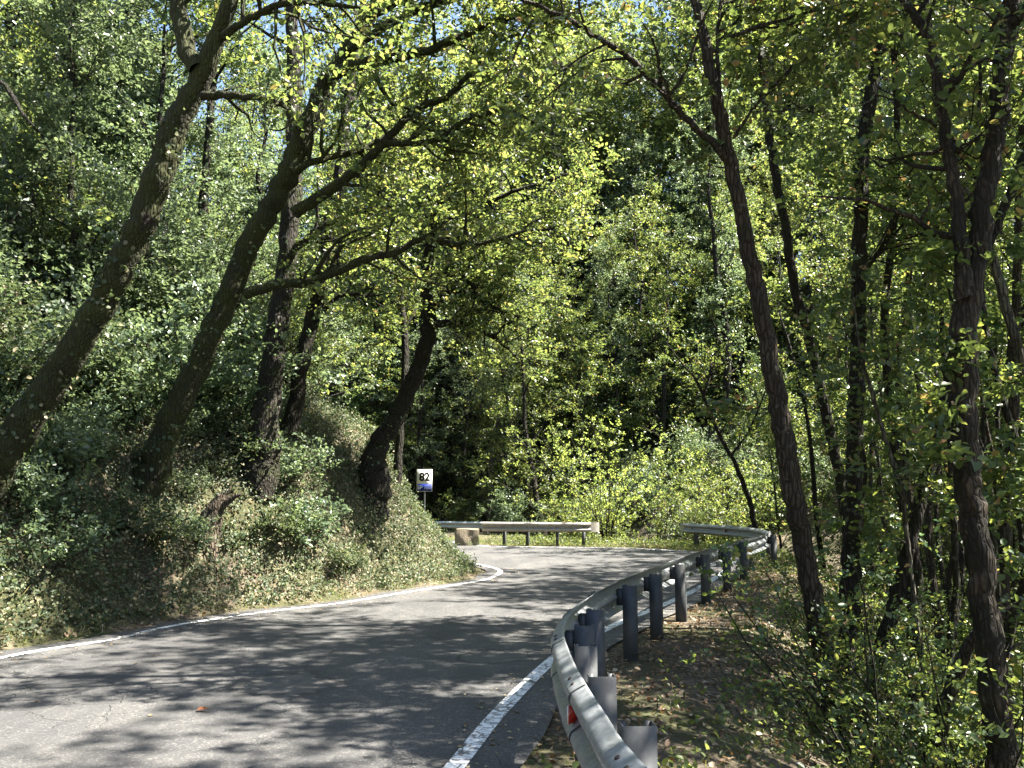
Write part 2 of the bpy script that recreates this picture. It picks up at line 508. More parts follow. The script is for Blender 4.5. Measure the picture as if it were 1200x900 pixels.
def offset(poly, d):
    t = norm(np.gradient(poly, axis=0))
    return poly + np.column_stack([-t[:, 1], t[:, 0]]) * np.reshape(d, (-1, 1))
def strip(a, b, z, k=1):
    n_ = len(a); buf = Buf()
    rows = [a * (1 - s) + b * s for s in np.linspace(0, 1, k + 1)]
    v = np.stack(rows, 1).reshape(-1, 2)
    v = np.column_stack([v, np.full(len(v), z)])
    i, j = np.meshgrid(np.arange(n_ - 1), np.arange(k), indexing='ij')
    q = k + 1
    buf.add(v, np.stack([i * q + j, i * q + j + 1, (i + 1) * q + j + 1, (i + 1) * q + j], -1).reshape(-1, 4))
    return buf
# asphalt: matched stations on both edges so the sheet never folds over itself
def resample(poly, n_):
    s = np.concatenate([[0], np.cumsum(np.linalg.norm(np.diff(poly, axis=0), axis=1))])
    q = np.linspace(0, s[-1], n_)
    return np.column_stack([np.interp(q, s, poly[:, 0]), np.interp(q, s, poly[:, 1])])
Lo, Ro = offset(LP, .26 + .05 * np.sin(np.arange(260) * .9) + .04 * np.sin(np.arange(260) * 2.3)), offset(RP, -.34 - .03 * np.sin(np.arange(260) * 1.3))
li = int(np.argmin(np.linalg.norm(LP - np.array(g(583, 671)), axis=1))); ri = int(np.argmin(np.linalg.norm(RP - np.array([5.75, 22.4]), axis=1)))
A = np.vstack([resample(Lo[:li + 1], 120), resample(Lo[li:], 120)[1:]])
B = np.vstack([resample(Ro[:ri + 1], 120), resample(Ro[ri:], 120)[1:]])
tag(strip(A, B, 0.0, 6).obj('road', M['asphalt']), kind='structure')
fine_l = catmull(np.array(L_PTS), 700); fine_r = catmull(np.array(R_PTS), 700)
tag(strip(offset(fine_l, 0), offset(fine_l, -.11), .005).obj('road_edge_line', M['paint']), kind='structure')
tag(strip(offset(fine_r, .0), offset(fine_r, .13), .005).obj('road_edge_line', M['paint']), kind='structure')

# ------------------------------------------------------------------ foliage machinery
def leaves(buf, b, ld, ln, s, wid=.33, fold=.1):
    ln = norm(ln - ld * np.sum(ln * ld, -1, keepdims=True))
    w = np.cross(ln, ld)
    s = s[:, None]
    v = np.stack([b, b + ld * .32 * s + w * wid * s + ln * fold * s, b + ld * .72 * s + w * wid * .78 * s + ln * fold * .5 * s,
                  b + ld * s - ln * .1 * s, b + ld * .72 * s - w * wid * .78 * s + ln * fold * .5 * s, b + ld * .32 * s - w * wid * s + ln * fold * s], 1)
    k = np.arange(len(b))[:, None] * 6
    f = np.stack([k + np.array([[0, 1, 2, 3]]), k + np.array([[3, 4, 5, 0]])], 1).reshape(-1, 4)
    buf.add(v.reshape(-1, 3), f)

def sprays(buf, o, d, nrm, L, n, size, rng, wid=.33, droop=.18, jit=.35):
    """flat leafy twigs: origins o, directions d, spray normals nrm, lengths L, n leaves each"""
    d = norm(d); S = len(o)
    if S == 0: return
    side = norm(np.cross(nrm, d))
    t = np.linspace(.12, 1, n)[None, :, None]
    sg = np.where(np.arange(n) % 2 == 0, 1.0, -1.0)[None, :, None]
    b = o[:, None] + d[:, None] * (L[:, None, None] * t) + rng.normal(0, .025, (S, n, 3)) * (size / .09)
    b[..., 2] -= droop * L[:, None] * t[..., 0] ** 2
    ld = norm(d[:, None] * .6 + side[:, None] * sg * .85 + rng.normal(0, jit, (S, n, 3)))
    lnn = norm(nrm[:, None] + rng.normal(0, jit * 1.1, (S, n, 3)))
    sz = size * rng.uniform(.42, 1.3, S * n)
    leaves(buf, b.reshape(-1, 3), ld.reshape(-1, 3), lnn.reshape(-1, 3), sz, wid)

def grow(axes, n, lo, hi, length, rng, up=.25, curl=.3, rscale=.45, bias=None, away=.9, seg=7, taper=True):
    """child branches leaving a list of (pts, rad) axes"""
    out = []
    for pts, rad in axes:
        m = len(pts)
        for q in range(n):
            t = lo + (hi - lo) * (q + rng.uniform(0, 1)) / n
            f = t * (m - 1); i0 = min(int(f), m - 2); u = f - i0
            p = pts[i0] * (1 - u) + pts[i0 + 1] * u
            r = (rad[i0] * (1 - u) + rad[i0 + 1] * u)
            tg = norm(pts[i0 + 1] - pts[i0])
            a = rng.normal(0, 1, 3); a -= tg * (a @ tg); a = norm(a)
            dr = norm(tg * rng.uniform(.25, .6) + a * away + np.array([0, 0, up]) + (0 if bias is None else np.asarray(bias)))
            ln = length * rng.uniform(.65, 1.25) * ((1 - .45 * t) if taper else 1)
            c = [p]
            for k in range(seg - 1):
                dr = norm(dr + rng.normal(0, curl, 3) * .55 + np.array([0, 0, .05]))
                c.append(c[-1] + dr * ln / (seg - 1))
            r0 = max(min(r * rscale * rng.uniform(.7, 1.1), ln * .03), .004)
            out.append((np.array(c), np.linspace(r0, r0 * .22, seg)))
    return out

def spray_on(buf, axes, per, L, n, size, rng, lo=.25, wid=.33, up=.15, keep=None, nup=.55):
    o, d = [], []
    for pts, rad in axes:
        m = len(pts)
        t = rng.uniform(lo, 1.02, per)
        f = np.clip(t, 0, .999) * (m - 1); i0 = f.astype(int); u = (f - i0)[:, None]
        o.append(pts[i0] * (1 - u) + pts[i0 + 1] * u)
        tg = norm(pts[i0 + 1] - pts[i0])
        d.append(tg * .6 + rng.normal(0, .65, (per, 3)) * np.array([1, 1, .55]) + np.array([0, 0, up]))
    if not o: return
    o = np.concatenate(o); d = norm(np.concatenate(d))
    if keep is not None:
        k = keep(o); o, d = o[k], d[k]
    nr = norm(np.array([0, 0, 1.0]) + rng.normal(0, nup, (len(o), 3)))
    sprays(buf, o, d, nr, L * rng.uniform(.55, 1.3, len(o)), n, size, rng, wid)

def ivy_on(buf, pts, rad, n, size, rng, lo=0.0, hi=1.0):
    m = len(pts)
    nc = max(6, n // 14)
    t = np.clip(rng.choice(rng.uniform(lo, hi, nc), n) + rng.normal(0, .012, n), lo, hi); f = np.clip(t, 0, .999) * (m - 1); i0 = f.astype(int); u = (f - i0)[:, None]
    p = pts[i0] * (1 - u) + pts[i0 + 1] * u
    r = rad[i0] * (1 - u[:, 0]) + rad[i0 + 1] * u[:, 0]
    tg = norm(pts[i0 + 1] - pts[i0])
    a = np.stack([np.sin(t * 371), np.cos(t * 233), np.sin(t * 97)], 1) + rng.normal(0, .55, (n, 3)); a = norm(a - tg * np.sum(a * tg, 1, keepdims=True))
    b = p + a * (r * rng.uniform(1.0, 1.25, n))[:, None]
    ld = norm(-tg * .4 + rng.normal(0, .7, (n, 3)) + np.array([0, 0, -.3]))
    leaves(buf, b, ld, norm(a + rng.normal(0, .4, (n, 3))), size * rng.uniform(.6, 1.3, n), .42)

# ------------------------------------------------------------------ trees traced at their own distances
def hero(name, label, trunk, d0, d1, barkmat, leafmat, limbs=(), crown=None, ivy=None, group=None, seed=1, sprigs=None, flare=1.25, cat='tree', rough=.035, stubs=0):
    rng = np.random.default_rng(seed)
    n_ = len(trunk)
    ds = np.linspace(d0, d1, n_) if np.isscalar(d0) else np.asarray(d0)
    pts = [P(a, b, d) for (a, b, w), d in zip(trunk, ds)]
    pp = np.array([(a, b) for a, b, w in trunk], float); gq = np.abs(np.gradient(pp, axis=0))
    lean = gq[:, 1] / np.maximum(np.hypot(gq[:, 0], gq[:, 1]), 1e-6)
    rad = [w * d / FPX / 2 * .82 * max(l, .55) for (a, b, w), d, l in zip(trunk, ds, lean)]
    base = pts[0].copy()
    gz = tz(base[0], base[1])
    dirn = norm(pts[0] - pts[1])
    foot = base + dirn * max(.25, (base[2] - gz) / max(-dirn[2], .3) + .3)
    pts = [foot] + pts; rad = [rad[0] * flare] + rad
    pr = catmull(np.column_stack([pts, rad]), max(22, n_ * 7))
    ax_p, ax_r = pr[:, :3], np.maximum(pr[:, 3], .006)
    ax_p[2:-1] += rng.normal(0, .12, (len(ax_p) - 3, 3)) * ax_r[2:-1, None] * np.array([1, 1, .2])
    root = empty(name, (base[0], base[1], gz), label=label, cat=cat, group=group)
    off = np.array(root.location)
    tb, lb = Buf(), Buf()
    big = max(rad) > .09
    tube(tb, ax_p - off, ax_r, 14 if big else 9, rough=rough, rng=rng)
    if stubs:
        for a, r in grow([(ax_p, ax_r)], stubs, .25, .8, .35, rng, seg=4): tube(tb, a - off, r, 4)
    limb_axes = []
    for lm in limbs:
        pxs, dd = lm[0], lm[1]
        dv = np.linspace(dd[0], dd[1], len(pxs))
        lp = np.array([P(a, b, d) for (a, b, w), d in zip(pxs, dv)])
        lr = np.array([w * d / FPX / 2 * .84 for (a, b, w), d in zip(pxs, dv)])
        q = catmull(np.column_stack([lp, lr]), len(pxs) * 5)
        lp, lr = q[:, :3], np.maximum(q[:, 3], .004)
        lp[1:-1] += rng.normal(0, .009, (len(lp) - 2, 3))
        tube(tb, lp - off, lr, 8, rough=.05, rng=rng)
        limb_axes.append((lp, lr, lm[2] if len(lm) > 2 else 1.0))
    shift = lambda axs: [(a - off, r) for a, r in axs]
    c = dict(n=9, lo=.6, hi=1.0, L=2.4, subs=5, per=9, nl=10, size=.074, spray=.42, bias=None, limb_n=13, limb_L=1.35, limb_per=6)
    c.update(crown or {})
    br = grow([(ax_p, ax_r)], c['n'], c['lo'], c['hi'], c['L'], rng, bias=c['bias']) if c['n'] else []
    sub = grow(br, c['subs'], .25, 1, c['L'] * .45, rng, up=.1) if br else []
    for a, r in shift(br): tube(tb, a, r, 6)
    for a, r in shift(sub): tube(tb, a, r, 3, cap=False)
    spray_on(lb, shift(sub + br), c['per'], c['spray'], c['nl'], c['size'], rng)
    for lp, lr, dens in limb_axes:
        s1 = grow([(lp, lr)], int(c['limb_n'] * (1 if dens else .3)) or 1, .15, 1, c['limb_L'], rng, up=.12, rscale=.75, curl=.45)
        s2 = grow(s1, 4, .2, 1, c['limb_L'] * .5, rng, up=.08, rscale=.6, curl=.4)
        for a, r in shift(s1): tube(tb, a, r, 4)
        for a, r in shift(s2): tube(tb, a, r, 3, cap=False)
        if dens:
            spray_on(lb, shift(s1 + s2), max(1, int(c['limb_per'] * dens)), c['spray'], c['nl'], c['size'], rng)
    if sprigs:                                     # short leafy shoots low on the trunk
        k, lo, hi, ln = sprigs
        s1 = grow([(ax_p, ax_r)], k, lo, hi, ln, rng, up=.15, rscale=.12, taper=False)
        s2 = grow(s1, 3, .3, 1, ln * .4, rng, up=.05)
        for a, r in shift(s1): tube(tb, a, np.minimum(r, .01), 4)
        for a, r in shift(s2): tube(tb, a, np.minimum(r, .005), 3, cap=False)
        spray_on(lb, shift(s1 + s2), 5, c['spray'] * .8, c['nl'], c['size'], rng, lo=.35)
    tb.obj('trunk', M[barkmat], root, smooth=True)
    if lb.n: lb.obj('crown', M[leafmat], root)
    if ivy:
        ib = Buf(); ivy_on(ib, ax_p - off, ax_r, ivy[0], ivy[1], rng, ivy[2], ivy[3])
        ib.obj('ivy', M['ivy_leaf'], root)
    return root

def build_heroes():
    UP = dict(n=11, lo=.76, hi=1.0, L=2.8, subs=5, per=7)
    hero('oak_tree', 'nearest mossy oak on the left, leaning right, forked above a bent bare limb',
         [(-12, 560, 64), (20, 508, 60), (72, 432, 53), (115, 362, 47), (150, 298, 44), (176, 232, 42), (206, 150, 40), (236, 92, 36), (256, 40, 27), (270, 0, 24), (300, -120, 18), (340, -260, 9)],
         9.9, 8.6, 'bark_moss', 'oak_leaf',
         [([(232, 82, 26), (216, 52, 26), (209, 0, 24), (190, -90, 16), (160, -220, 7)], (9.0, 9.4), 0.5),
          ([(236, 114, 13), (268, 111, 11), (302, 115, 10), (328, 121, 9), (340, 136, 8), (337, 156, 4)], (9.0, 8.6), 0),
          ([(262, 42, 14), (290, 24, 11), (318, 8, 10), (345, 2, 9), (385, 4, 8), (425, 11, 5)], (8.9, 8.3), 0.35)],
         dict(UP, n=7, bias=(-.2, .3, .4)), ivy=(700, .05, .02, .62), seed=11, rough=.04)
    hero('oak_tree', 'long mossy oak sweeping right from the bank with limbs reaching across the road',
         [(188, 528, 44), (206, 478, 41), (231, 428, 39), (262, 360, 38), (286, 298, 36), (318, 240, 36), (345, 188, 36), (366, 138, 33), (386, 92, 31), (410, 58, 26), (436, 14, 22), (462, -40, 18), (510, -150, 10), (560, -260, 5)],
         12.6, 11.6, 'bark_moss', 'oak_leaf',
         [([(288, 345, 17), (322, 334, 15), (360, 330, 14), (400, 316, 12), (430, 303, 11), (462, 297, 10), (497, 280, 9), (553, 287, 7), (617, 270, 4)], (12.3, 11.6), .5),
          ([(345, 250, 18), (372, 232, 16), (400, 213, 15), (433, 186, 14), (460, 157, 12), (487, 128, 11), (525, 113, 9), (552, 84, 7), (590, 40, 4)], (12.1, 11.2), .7),
          ([(384, 92, 20), (408, 80, 18), (433, 73, 17), (470, 66, 15), (510, 56, 13), (567, 30, 11), (620, 12, 8), (680, -20, 5)], (11.8, 11.0), .8),
          ([(440, 165, 9), (470, 168, 9), (513, 163, 8), (553, 137, 7), (597, 131, 6), (640, 150, 3)], (11.7, 11.0), .9),
          ([(430, 22, 11), (470, 4, 9), (520, -12, 8), (580, -40, 5)], (11.7, 11.0), .6),
          ([(410, 58, 14), (470, 20, 13), (540, -5, 11), (610, -20, 9), (680, -30, 7), (760, -40, 4)], (11.8, 10.4), 1.0),
          ([(340, 200, 12), (385, 184, 10), (420, 176, 8), (470, 150, 5)], (12.0, 12.6), .5)],
         dict(UP, n=4, bias=(-.3, .1, .4)), ivy=(350, .055, 0, .4), seed=12)
    hero('oak_tree', 'upright dark lichened oak behind the sweeping mossy one on the bank',
         [(307, 522, 46), (312, 470, 38), (322, 400, 33), (335, 310, 30), (344, 210, 26), (345, 100, 22), (342, 20, 18), (340, -80, 12), (345, -220, 6)],
         14.2, 14.2, 'bark_oak', 'oak_leaf', [([(336, 300, 12), (372, 270, 10), (410, 250, 8), (470, 240, 4)], (14.2, 13.4), .8)],
         dict(UP, n=12, lo=.6), ivy=(260, .05, .0, .3), seed=13)
    hero('oak_tree', 'slim dark oak growing close behind the upright lichened oak',
         [(343, 490, 25), (356, 420, 22), (372, 340, 20), (385, 270, 18), (396, 215, 17), (410, 100, 14), (425, 0, 10), (440, -140, 5)],
         15.6, 15.2, 'bark_dark', 'oak_leaf', [([(362, 392, 7), (390, 352, 6), (420, 345, 4), (450, 360, 3)], (15.5, 15), .8)], dict(UP, n=14, lo=.5), seed=14)
    hero('oak_tree', 'crooked dark oak at the end of the bank beside the kilometre sign',
         [(437, 566, 46), (440, 528, 34), (464, 488, 29), (483, 447, 26), (497, 407, 24), (503, 378, 21), (500, 350, 19), (500, 317, 18), (506, 278, 16), (517, 232, 14), (535, 205, 10), (560, 160, 6), (575, 100, 3)],
         16.8, 16.6, 'bark_dark', 'oak_leaf',
         [([(506, 381, 13), (524, 379, 12), (545, 381, 10), (567, 389, 8), (588, 402, 5), (606, 420, 3)], (16.7, 16.2), .5),
          ([(508, 362, 11), (520, 348, 10), (531, 340, 10), (550, 342, 8), (575, 358, 6), (610, 372, 3)], (16.7, 16.0), .8),
          ([(520, 225, 9), (580, 150, 8), (640, 95, 6), (700, 60, 3)], (16.6, 17.5), 1.2),
          ([(512, 322, 10), (528, 320, 9), (545, 327, 7), (560, 340, 4)], (16.6, 16.2), .8),
          ([(512, 232, 11), (501, 212, 9), (498, 185, 7), (494, 150, 4)], (16.6, 16.8), .6),
          ([(508, 285, 9), (548, 290, 8), (600, 276, 6), (650, 268, 3)], (16.6, 15.8), .9),
          ([(524, 236, 8), (560, 240, 7), (610, 222, 5), (680, 200, 3)], (16.6, 15.6), .9)],
         dict(n=12, lo=.55, hi=1, L=2.4, subs=5, per=9), seed=15, ivy=(200, .05, 0, .25))
    hero('slender_tree', 'thin dark stem just left of the crooked oak at the end of the bank',
         [(468, 520, 12), (474, 440, 11), (474, 390, 10), (468, 330, 9), (462, 250, 7), (460, 150, 5), (455, 60, 3)], 18.2, 18.2, 'bark_dark', 'hazel_leaf', (), dict(n=14, lo=.3, hi=1, L=1.7), seed=16)
    # trunks among the leaves on the upper left
    hero('ivy_tree', 'ivy covered dark trunk high on the left slope, with a limb forking right',
         [(60, 470, 24), (72, 300, 23), (77, 140, 22), (82, 60, 21), (88, 0, 19), (100, -120, 12), (110, -240, 6)], 17.5, 17.5, 'bark_dark', 'grey_leaf',
         [([(88, 75, 11), (110, 50, 10), (142, 18, 8), (180, -20, 5)], (17.4, 17.2), .5)], dict(UP, n=12, lo=.66), ivy=(2600, .08, .1, .85), seed=17)
    hero('slender_tree', 'dark straight trunk on the left slope with leaves hiding its foot',
         [(125, 420, 14), (138, 250, 14), (141, 150, 16), (150, 43, 18), (163, 0, 18), (175, -120, 10), (180, -220, 5)], 18.5, 18.5, 'bark_dark', 'grey_leaf', (), dict(UP, n=12, lo=.6), ivy=(700, .07, .2, .7), seed=18)
    hero('slender_tree', 'slender ivy speckled trunk showing between the two largest leaning oaks',
         [(206, 440, 13), (224, 380, 13), (233, 300, 13), (240, 207, 12), (247, 127, 11), (252, 40, 9), (258, -80, 5)], 18.0, 18.0, 'bark_dark', 'hazel_leaf', (), dict(UP, n=12, lo=.6), ivy=(800, .06, .1, .9), seed=19)
    hero('slender_tree', 'slanting dark stem in the upper left behind the fork of the nearest oak',
         [(176, 200, 9), (184, 130, 9), (197, 60, 9), (212, 0, 8), (230, -100, 5)], 19.5, 19.5, 'bark_dark', 'grey_leaf', (), dict(UP, n=8, lo=.5), seed=20)
    hero('leaning_tree', 'dark bare crooked limb poking in at the left edge above the bank',
         [(-75, 330, 18), (-60, 200, 16), (-30, 110, 13), (0, 96, 11), (14, 112, 8), (26, 132, 6), (40, 148, 3)], 11.5, 11.2, 'bark_dark', 'grey_leaf', (), dict(n=0), seed=21)
    # right-hand wood
    UP = dict(UP, per=6, spray=.3, n=6)
    hero('oak_tree', 'long ridged brown trunk at the right verge with one bough arching up to the left',
         [(992, 888, 40), (976, 820, 33), (960, 740, 30), (945, 660, 29), (931, 590, 29), (917, 500, 28), (905, 430, 26), (885, 330, 24), (868, 250, 22), (855, 185, 22), (843, 130, 20), (828, 60, 18), (815, 0, 16), (798, -90, 13), (780, -200, 8), (770, -330, 4)],
         8.6, 8.0, 'bark_brown', 'hazel_leaf',
         [([(849, 186, 11), (826, 160, 11), (800, 134, 10), (770, 100, 10), (738, 68, 9), (695, 40, 8), (650, 14, 7), (600, -6, 5), (540, -40, 3)], (8.2, 7.4), .35),
          ([(842, 110, 7), (841, 50, 6), (846, 0, 5), (858, -70, 3)], (8.2, 8.4), .3),
          ([(853, 44, 6), (880, 34, 6), (910, 25, 5), (967, 10, 5), (1015, 0, 4), (1080, -20, 2)], (8.0, 7.6), .6),
          ([(860, 162, 5), (887, 124, 4), (910, 98, 4), (934, 68, 3), (963, 18, 2)], (8.2, 8.0), .7)],
         dict(UP, n=6, lo=.88, L=2.4, per=3, bias=(.2, .5, .1)), seed=31, sprigs=(3, .3, .7, .6), rough=.04)
    hero('oak_tree', 'straight dark trunk just right of the long ridged brown one',
         [(984, 872, 26), (990, 800, 25), (995, 700, 25), (1000, 600, 24), (1002, 500, 23), (1006, 400, 22), (1008, 250, 20), (1014, 150, 20), (1025, 80, 18), (1038, 20, 16), (1052, -60, 12), (1070, -220, 6)],
         9.6, 9.6, 'bark_dark', 'hazel_leaf', [([(1006, 330, 7), (1040, 280, 5), (1075, 250, 3)], (9.6, 9.2), .8)], dict(UP, n=9, lo=.82, L=2.6), seed=32, sprigs=(10, .1, .75, .8), ivy=(250, .06, .3, .7))
    hero('slender_tree', 'dark trunk leaning left behind the long ridged brown one, upper part slender',
         [(1006, 760, 15), (1000, 680, 15), (988, 583, 15), (978, 530, 15), (966, 475, 15), (957, 433, 15), (946, 385, 15), (932, 340, 14), (922, 277, 14), (912, 227, 14), (903, 167, 14), (896, 110, 13), (890, 50, 12), (882, 0, 11), (870, -100, 7)],
         11.2, 11.2, 'bark_dark', 'hazel_leaf', (), dict(UP, n=9, lo=.8, L=2.4), seed=33, sprigs=(10, .1, .8, .9))
    hero('leaning_tree', 'dark trunk leaning right and passing behind the big patchy trunk',
         [(1008, 862, 30), (1020, 808, 26), (1033, 760, 22), (1047, 717, 21), (1060, 660, 20), (1078, 590, 18), (1093, 533, 17), (1107, 473, 17), (1118, 420, 16), (1140, 340, 16), (1166, 268, 15), (1198, 190, 14), (1235, 90, 10), (1270, -20, 5)],
         9.2, 8.8, 'bark_dark', 'hazel_leaf', (), dict(UP, n=8, lo=.8, L=2.4), seed=34, sprigs=(9, .15, .7, .8))
    hero('oak_tree', 'big patchy brown trunk at the right edge dividing into two stems',
         [(1180, 915, 44), (1170, 850, 40), (1160, 760, 38), (1145, 650, 36), (1134, 560, 36), (1130, 480, 35), (1130, 400, 35), (1135, 340, 36), (1146, 295, 32), (1155, 230, 30), (1165, 170, 28), (1173, 110, 28), (1178, 50, 28), (1186, 0, 24), (1196, -90, 20), (1216, -220, 10)],
         6.4, 6.3, 'bark_patchy', 'hazel_leaf',
         [([(1131, 350, 24), (1126, 295, 21), (1121, 240, 19), (1115, 200, 18), (1108, 150, 17), (1098, 100, 16), (1086, 50, 14), (1074, 18, 12), (1052, -10, 10), (1020, -70, 6)], (6.3, 6.5), .3),
          ([(1176, 50, 20), (1190, 22, 18), (1208, 0, 15), (1240, -60, 10)], (6.3, 6.0), .3),
          ([(1097, 148, 5), (1074, 134, 4), (1053, 121, 3), (1018, 106, 2)], (6.4, 6.1), 0),
          ([(1112, 186, 4), (1128, 172, 4), (1150, 160, 3), (1176, 152, 2)], (6.4, 6.1), .4)],
         dict(UP, n=5, lo=.9, L=2.0, per=3, bias=(.3, .3, .3), size=.078), seed=35, sprigs=(5, .2, .6, .5), stubs=3)
    hero('slender_tree', 'pale slender stem crossing behind the fork of the big patchy trunk',
         [(1245, 600, 17), (1205, 450, 16), (1182, 370, 15), (1165, 310, 14), (1143, 253, 14), (1121, 197, 13), (1101, 120, 12), (1093, 67, 11), (1086, 0, 10), (1078, -90, 5)],
         8.6, 8.8, 'bark_pale', 'hazel_leaf', (), dict(UP, n=7, lo=.85, L=2.0), seed=36, sprigs=(5, .2, .8, .7))
    hero('slender_tree', 'thin grey pole-like stem rising left of the big patchy trunk foot',
         [(1106, 880, 11), (1112, 787, 10), (1115, 735, 10), (1120, 683, 9), (1117, 600, 9), (1112, 500, 8), (1104, 380, 7), (1098, 260, 5), (1094, 160, 3)], 10.2, 10.2, 'bark_oak', 'hazel_leaf', (), dict(n=8, lo=.4, hi=1, L=1.3, subs=4, per=7), seed=37)
    hero('leaning_tree', 'low slanting trunk leaning right behind the foot of the big patchy trunk',
         [(1100, 850, 24), (1112, 815, 21), (1126, 780, 20), (1141, 747, 18), (1173, 722, 17), (1204, 698, 16), (1250, 640, 13), (1290, 540, 8), (1300, 420, 4)], 7.6, 7.0, 'bark_brown', 'hazel_leaf', (), dict(n=7, lo=.5, hi=1, L=1.3), seed=38)
    hero('sapling', 'thin pale sunlit sapling leaning left between the dark trunks on the right',
         [(1064, 640, 7), (1057, 577, 7), (1043, 533, 7), (1033, 500, 6), (1021, 457, 6), (1008, 410, 4), (1000, 350, 3)], 9.0, 8.9, 'bark_pale', 'hazel_leaf', (), dict(n=7, lo=.4, hi=1, L=.9, subs=3, per=6, size=.075), seed=39, cat='sapling')
    hero('slender_tree', 'crooked dark little tree beyond the guardrail bend, leaning left with bare branches',
         [(888, 640, 9), (880, 593, 8), (863, 547, 7), (851, 525, 6), (840, 503, 6), (831, 480, 5), (823, 460, 5), (812, 440, 4), (800, 427, 3), (780, 400, 2)], 26, 25, 'bark_dark', 'hazel_leaf',
         [([(824, 465, 4), (832, 440, 3), (832, 410, 2)], (25.3, 25.3), 0.2), ([(856, 536, 4), (880, 500, 3), (900, 450, 2)], (25.5, 25.5), .5)], dict(n=9, lo=.4, hi=1, L=1.2, subs=3, per=5), seed=40)
    hero('slender_tree', 'pale thin forked tree on the dark slope across the bend',
         [(574, 592, 6), (575, 560, 6), (576, 532, 5), (579, 510, 5), (588, 470, 4), (592, 400, 3), (596, 330, 2)], 41, 41, 'bark_pale', 'grey_leaf', [([(577, 545, 4), (586, 530, 4), (598, 505, 3), (610, 470, 2)], (41, 41), .4)],
         dict(n=12, lo=.45, hi=1, L=3.0, size=.11), seed=41)
    hero('slender_tree', 'slim dark trunk far right behind the leaning stems by the frame edge',
         [(1180, 780, 17), (1176, 650, 17), (1186, 500, 15), (1190, 380, 13), (1196, 200, 11), (1204, 20, 8), (1215, -120, 4)], 10.8, 10.8, 'bark_brown', 'hazel_leaf', (), dict(UP, n=9, lo=.75, L=2.2), seed=42, sprigs=(8, .1, .7, .8))
build_heroes()

# ------------------------------------------------------------------ repeated trees and shrubs
def proto_tree(name, label, cat, group, H, r, cb, L, nlimb, subs, per, nl, size, barkmat, leafmat, seed, lean=.05, spray=.45, up=.3):
    rng = np.random.default_rng(seed)
    k = 12
    z = np.linspace(-.4, H, k)
    w = np.cumsum(rng.normal(0, .09, (k, 2)), 0) * (H / 9) + np.column_stack([z * lean, z * lean * .4])
    w -= w[0]
    ax = np.column_stack([w, z]); rr = r * (1 - .88 * np.linspace(0, 1, k) ** 1.2); rr[0] *= 1.25
    tb, lb = Buf(), Buf()
    tube(tb, ax, rr, 8, n=24, rough=.05, rng=rng)
    q = catmull(np.column_stack([ax, rr]), 24)
    br = grow([(q[:, :3], q[:, 3])], nlimb, cb, 1.0, L, rng, up=up)
    sub = grow(br, subs, .2, 1, L * .45, rng, up=.1)
    for a, b in br: tube(tb, a, b, 5)
    for a, b in sub: tube(tb, a, b, 3, cap=False)
    spray_on(lb, sub + br, per, spray, nl, size, rng)
    root = empty(name, label=label, cat=cat, group=group)
    tb.obj('trunk', M[barkmat], root, smooth=True)
    lb.obj('crown', M[leafmat], root)
    return root
def proto_shrub(name, label, cat, group, H, W, nst, per, nl, size, leafmat, seed, barkmat='bark_oak', spray=.3):
    rng = np.random.default_rng(seed)
    tb, lb = Buf(), Buf()
    stems = []
    for q in range(nst):
        a = rng.uniform(0, 6.28); d = norm(np.array([math.cos(a) * W / H * rng.uniform(.2, 1), math.sin(a) * W / H * rng.uniform(.2, 1), 1]))
        p = [np.array([math.cos(a) * .08, math.sin(a) * .08, -.15])]
        for s in range(6):
            d = norm(d + rng.normal(0, .14, 3) + np.array([math.cos(a), math.sin(a), -.3]) * .06)
            p.append(p[-1] + d * H * rng.uniform(.8, 1.15) / 6)
        stems.append((np.array(p), np.linspace(.012, .004, 7) * (H / 1.5) ** .5))
    sub = grow(stems, 6, .15, 1, H * .4, rng, up=.15)
    for a, b in stems: tube(tb, a, b, 4)
    for a, b in sub: tube(tb, a, np.minimum(b, .006), 3, cap=False)
    spray_on(lb, sub + stems, per, spray, nl, size, rng, lo=.1)
    root = empty(name, label=label, cat=cat, group=group)
    tb.obj('stem', M[barkmat], root, smooth=True)
    lb.obj('foliage', M[leafmat], root)
    return root

PLACED = []
def scatter(protos, n, xr, yr, ok, rng, gap, smin=.85, smax=1.2, far_first=False):
    """put n copies of the prototypes at random ground points that pass ok(x, y, dl, dr)"""
    k = 0; first = [True] * len(protos)
    m = n * 50
    cx, cyy = rng.uniform(*xr, m), rng.uniform(*yr, m)
    cz, cl, cr = terrain(cx, cyy)
    for x, y, z, dl, dr in zip(cx.tolist(), cyy.tolist(), cz.tolist(), cl.tolist(), cr.tolist()):
        if k >= n: break
        if not ok(x, y, dl, dr): continue
        if any((x - a) ** 2 + (y - b) ** 2 < gap * gap for a, b in PLACED): continue
        PLACED.append((x, y))
        i = k % len(protos)
        o = protos[i] if first[i] else copy_tree(protos[i])
        first[i] = False
        s = rng.uniform(smin, smax)
        o.location = (x, y, z); o.rotation_euler = (rng.normal(0, .04), rng.normal(0, .04), rng.uniform(0, 6.28)); o.scale = (s, s, s)
        k += 1
    return k
rng = np.random.default_rng(77)
inframe = lambda x, y, m=0: abs(x) < .6 * y + m

SX, SY = math.sin(R(SUN_AZ)), math.cos(R(SUN_AZ))
def clearing(x, y):
    a, b = x - 4.5, y - 31.0
    t = a * SX + b * SY
    return -3 < t < 15 and -8 < (a * SY - b * SX) < 3.2
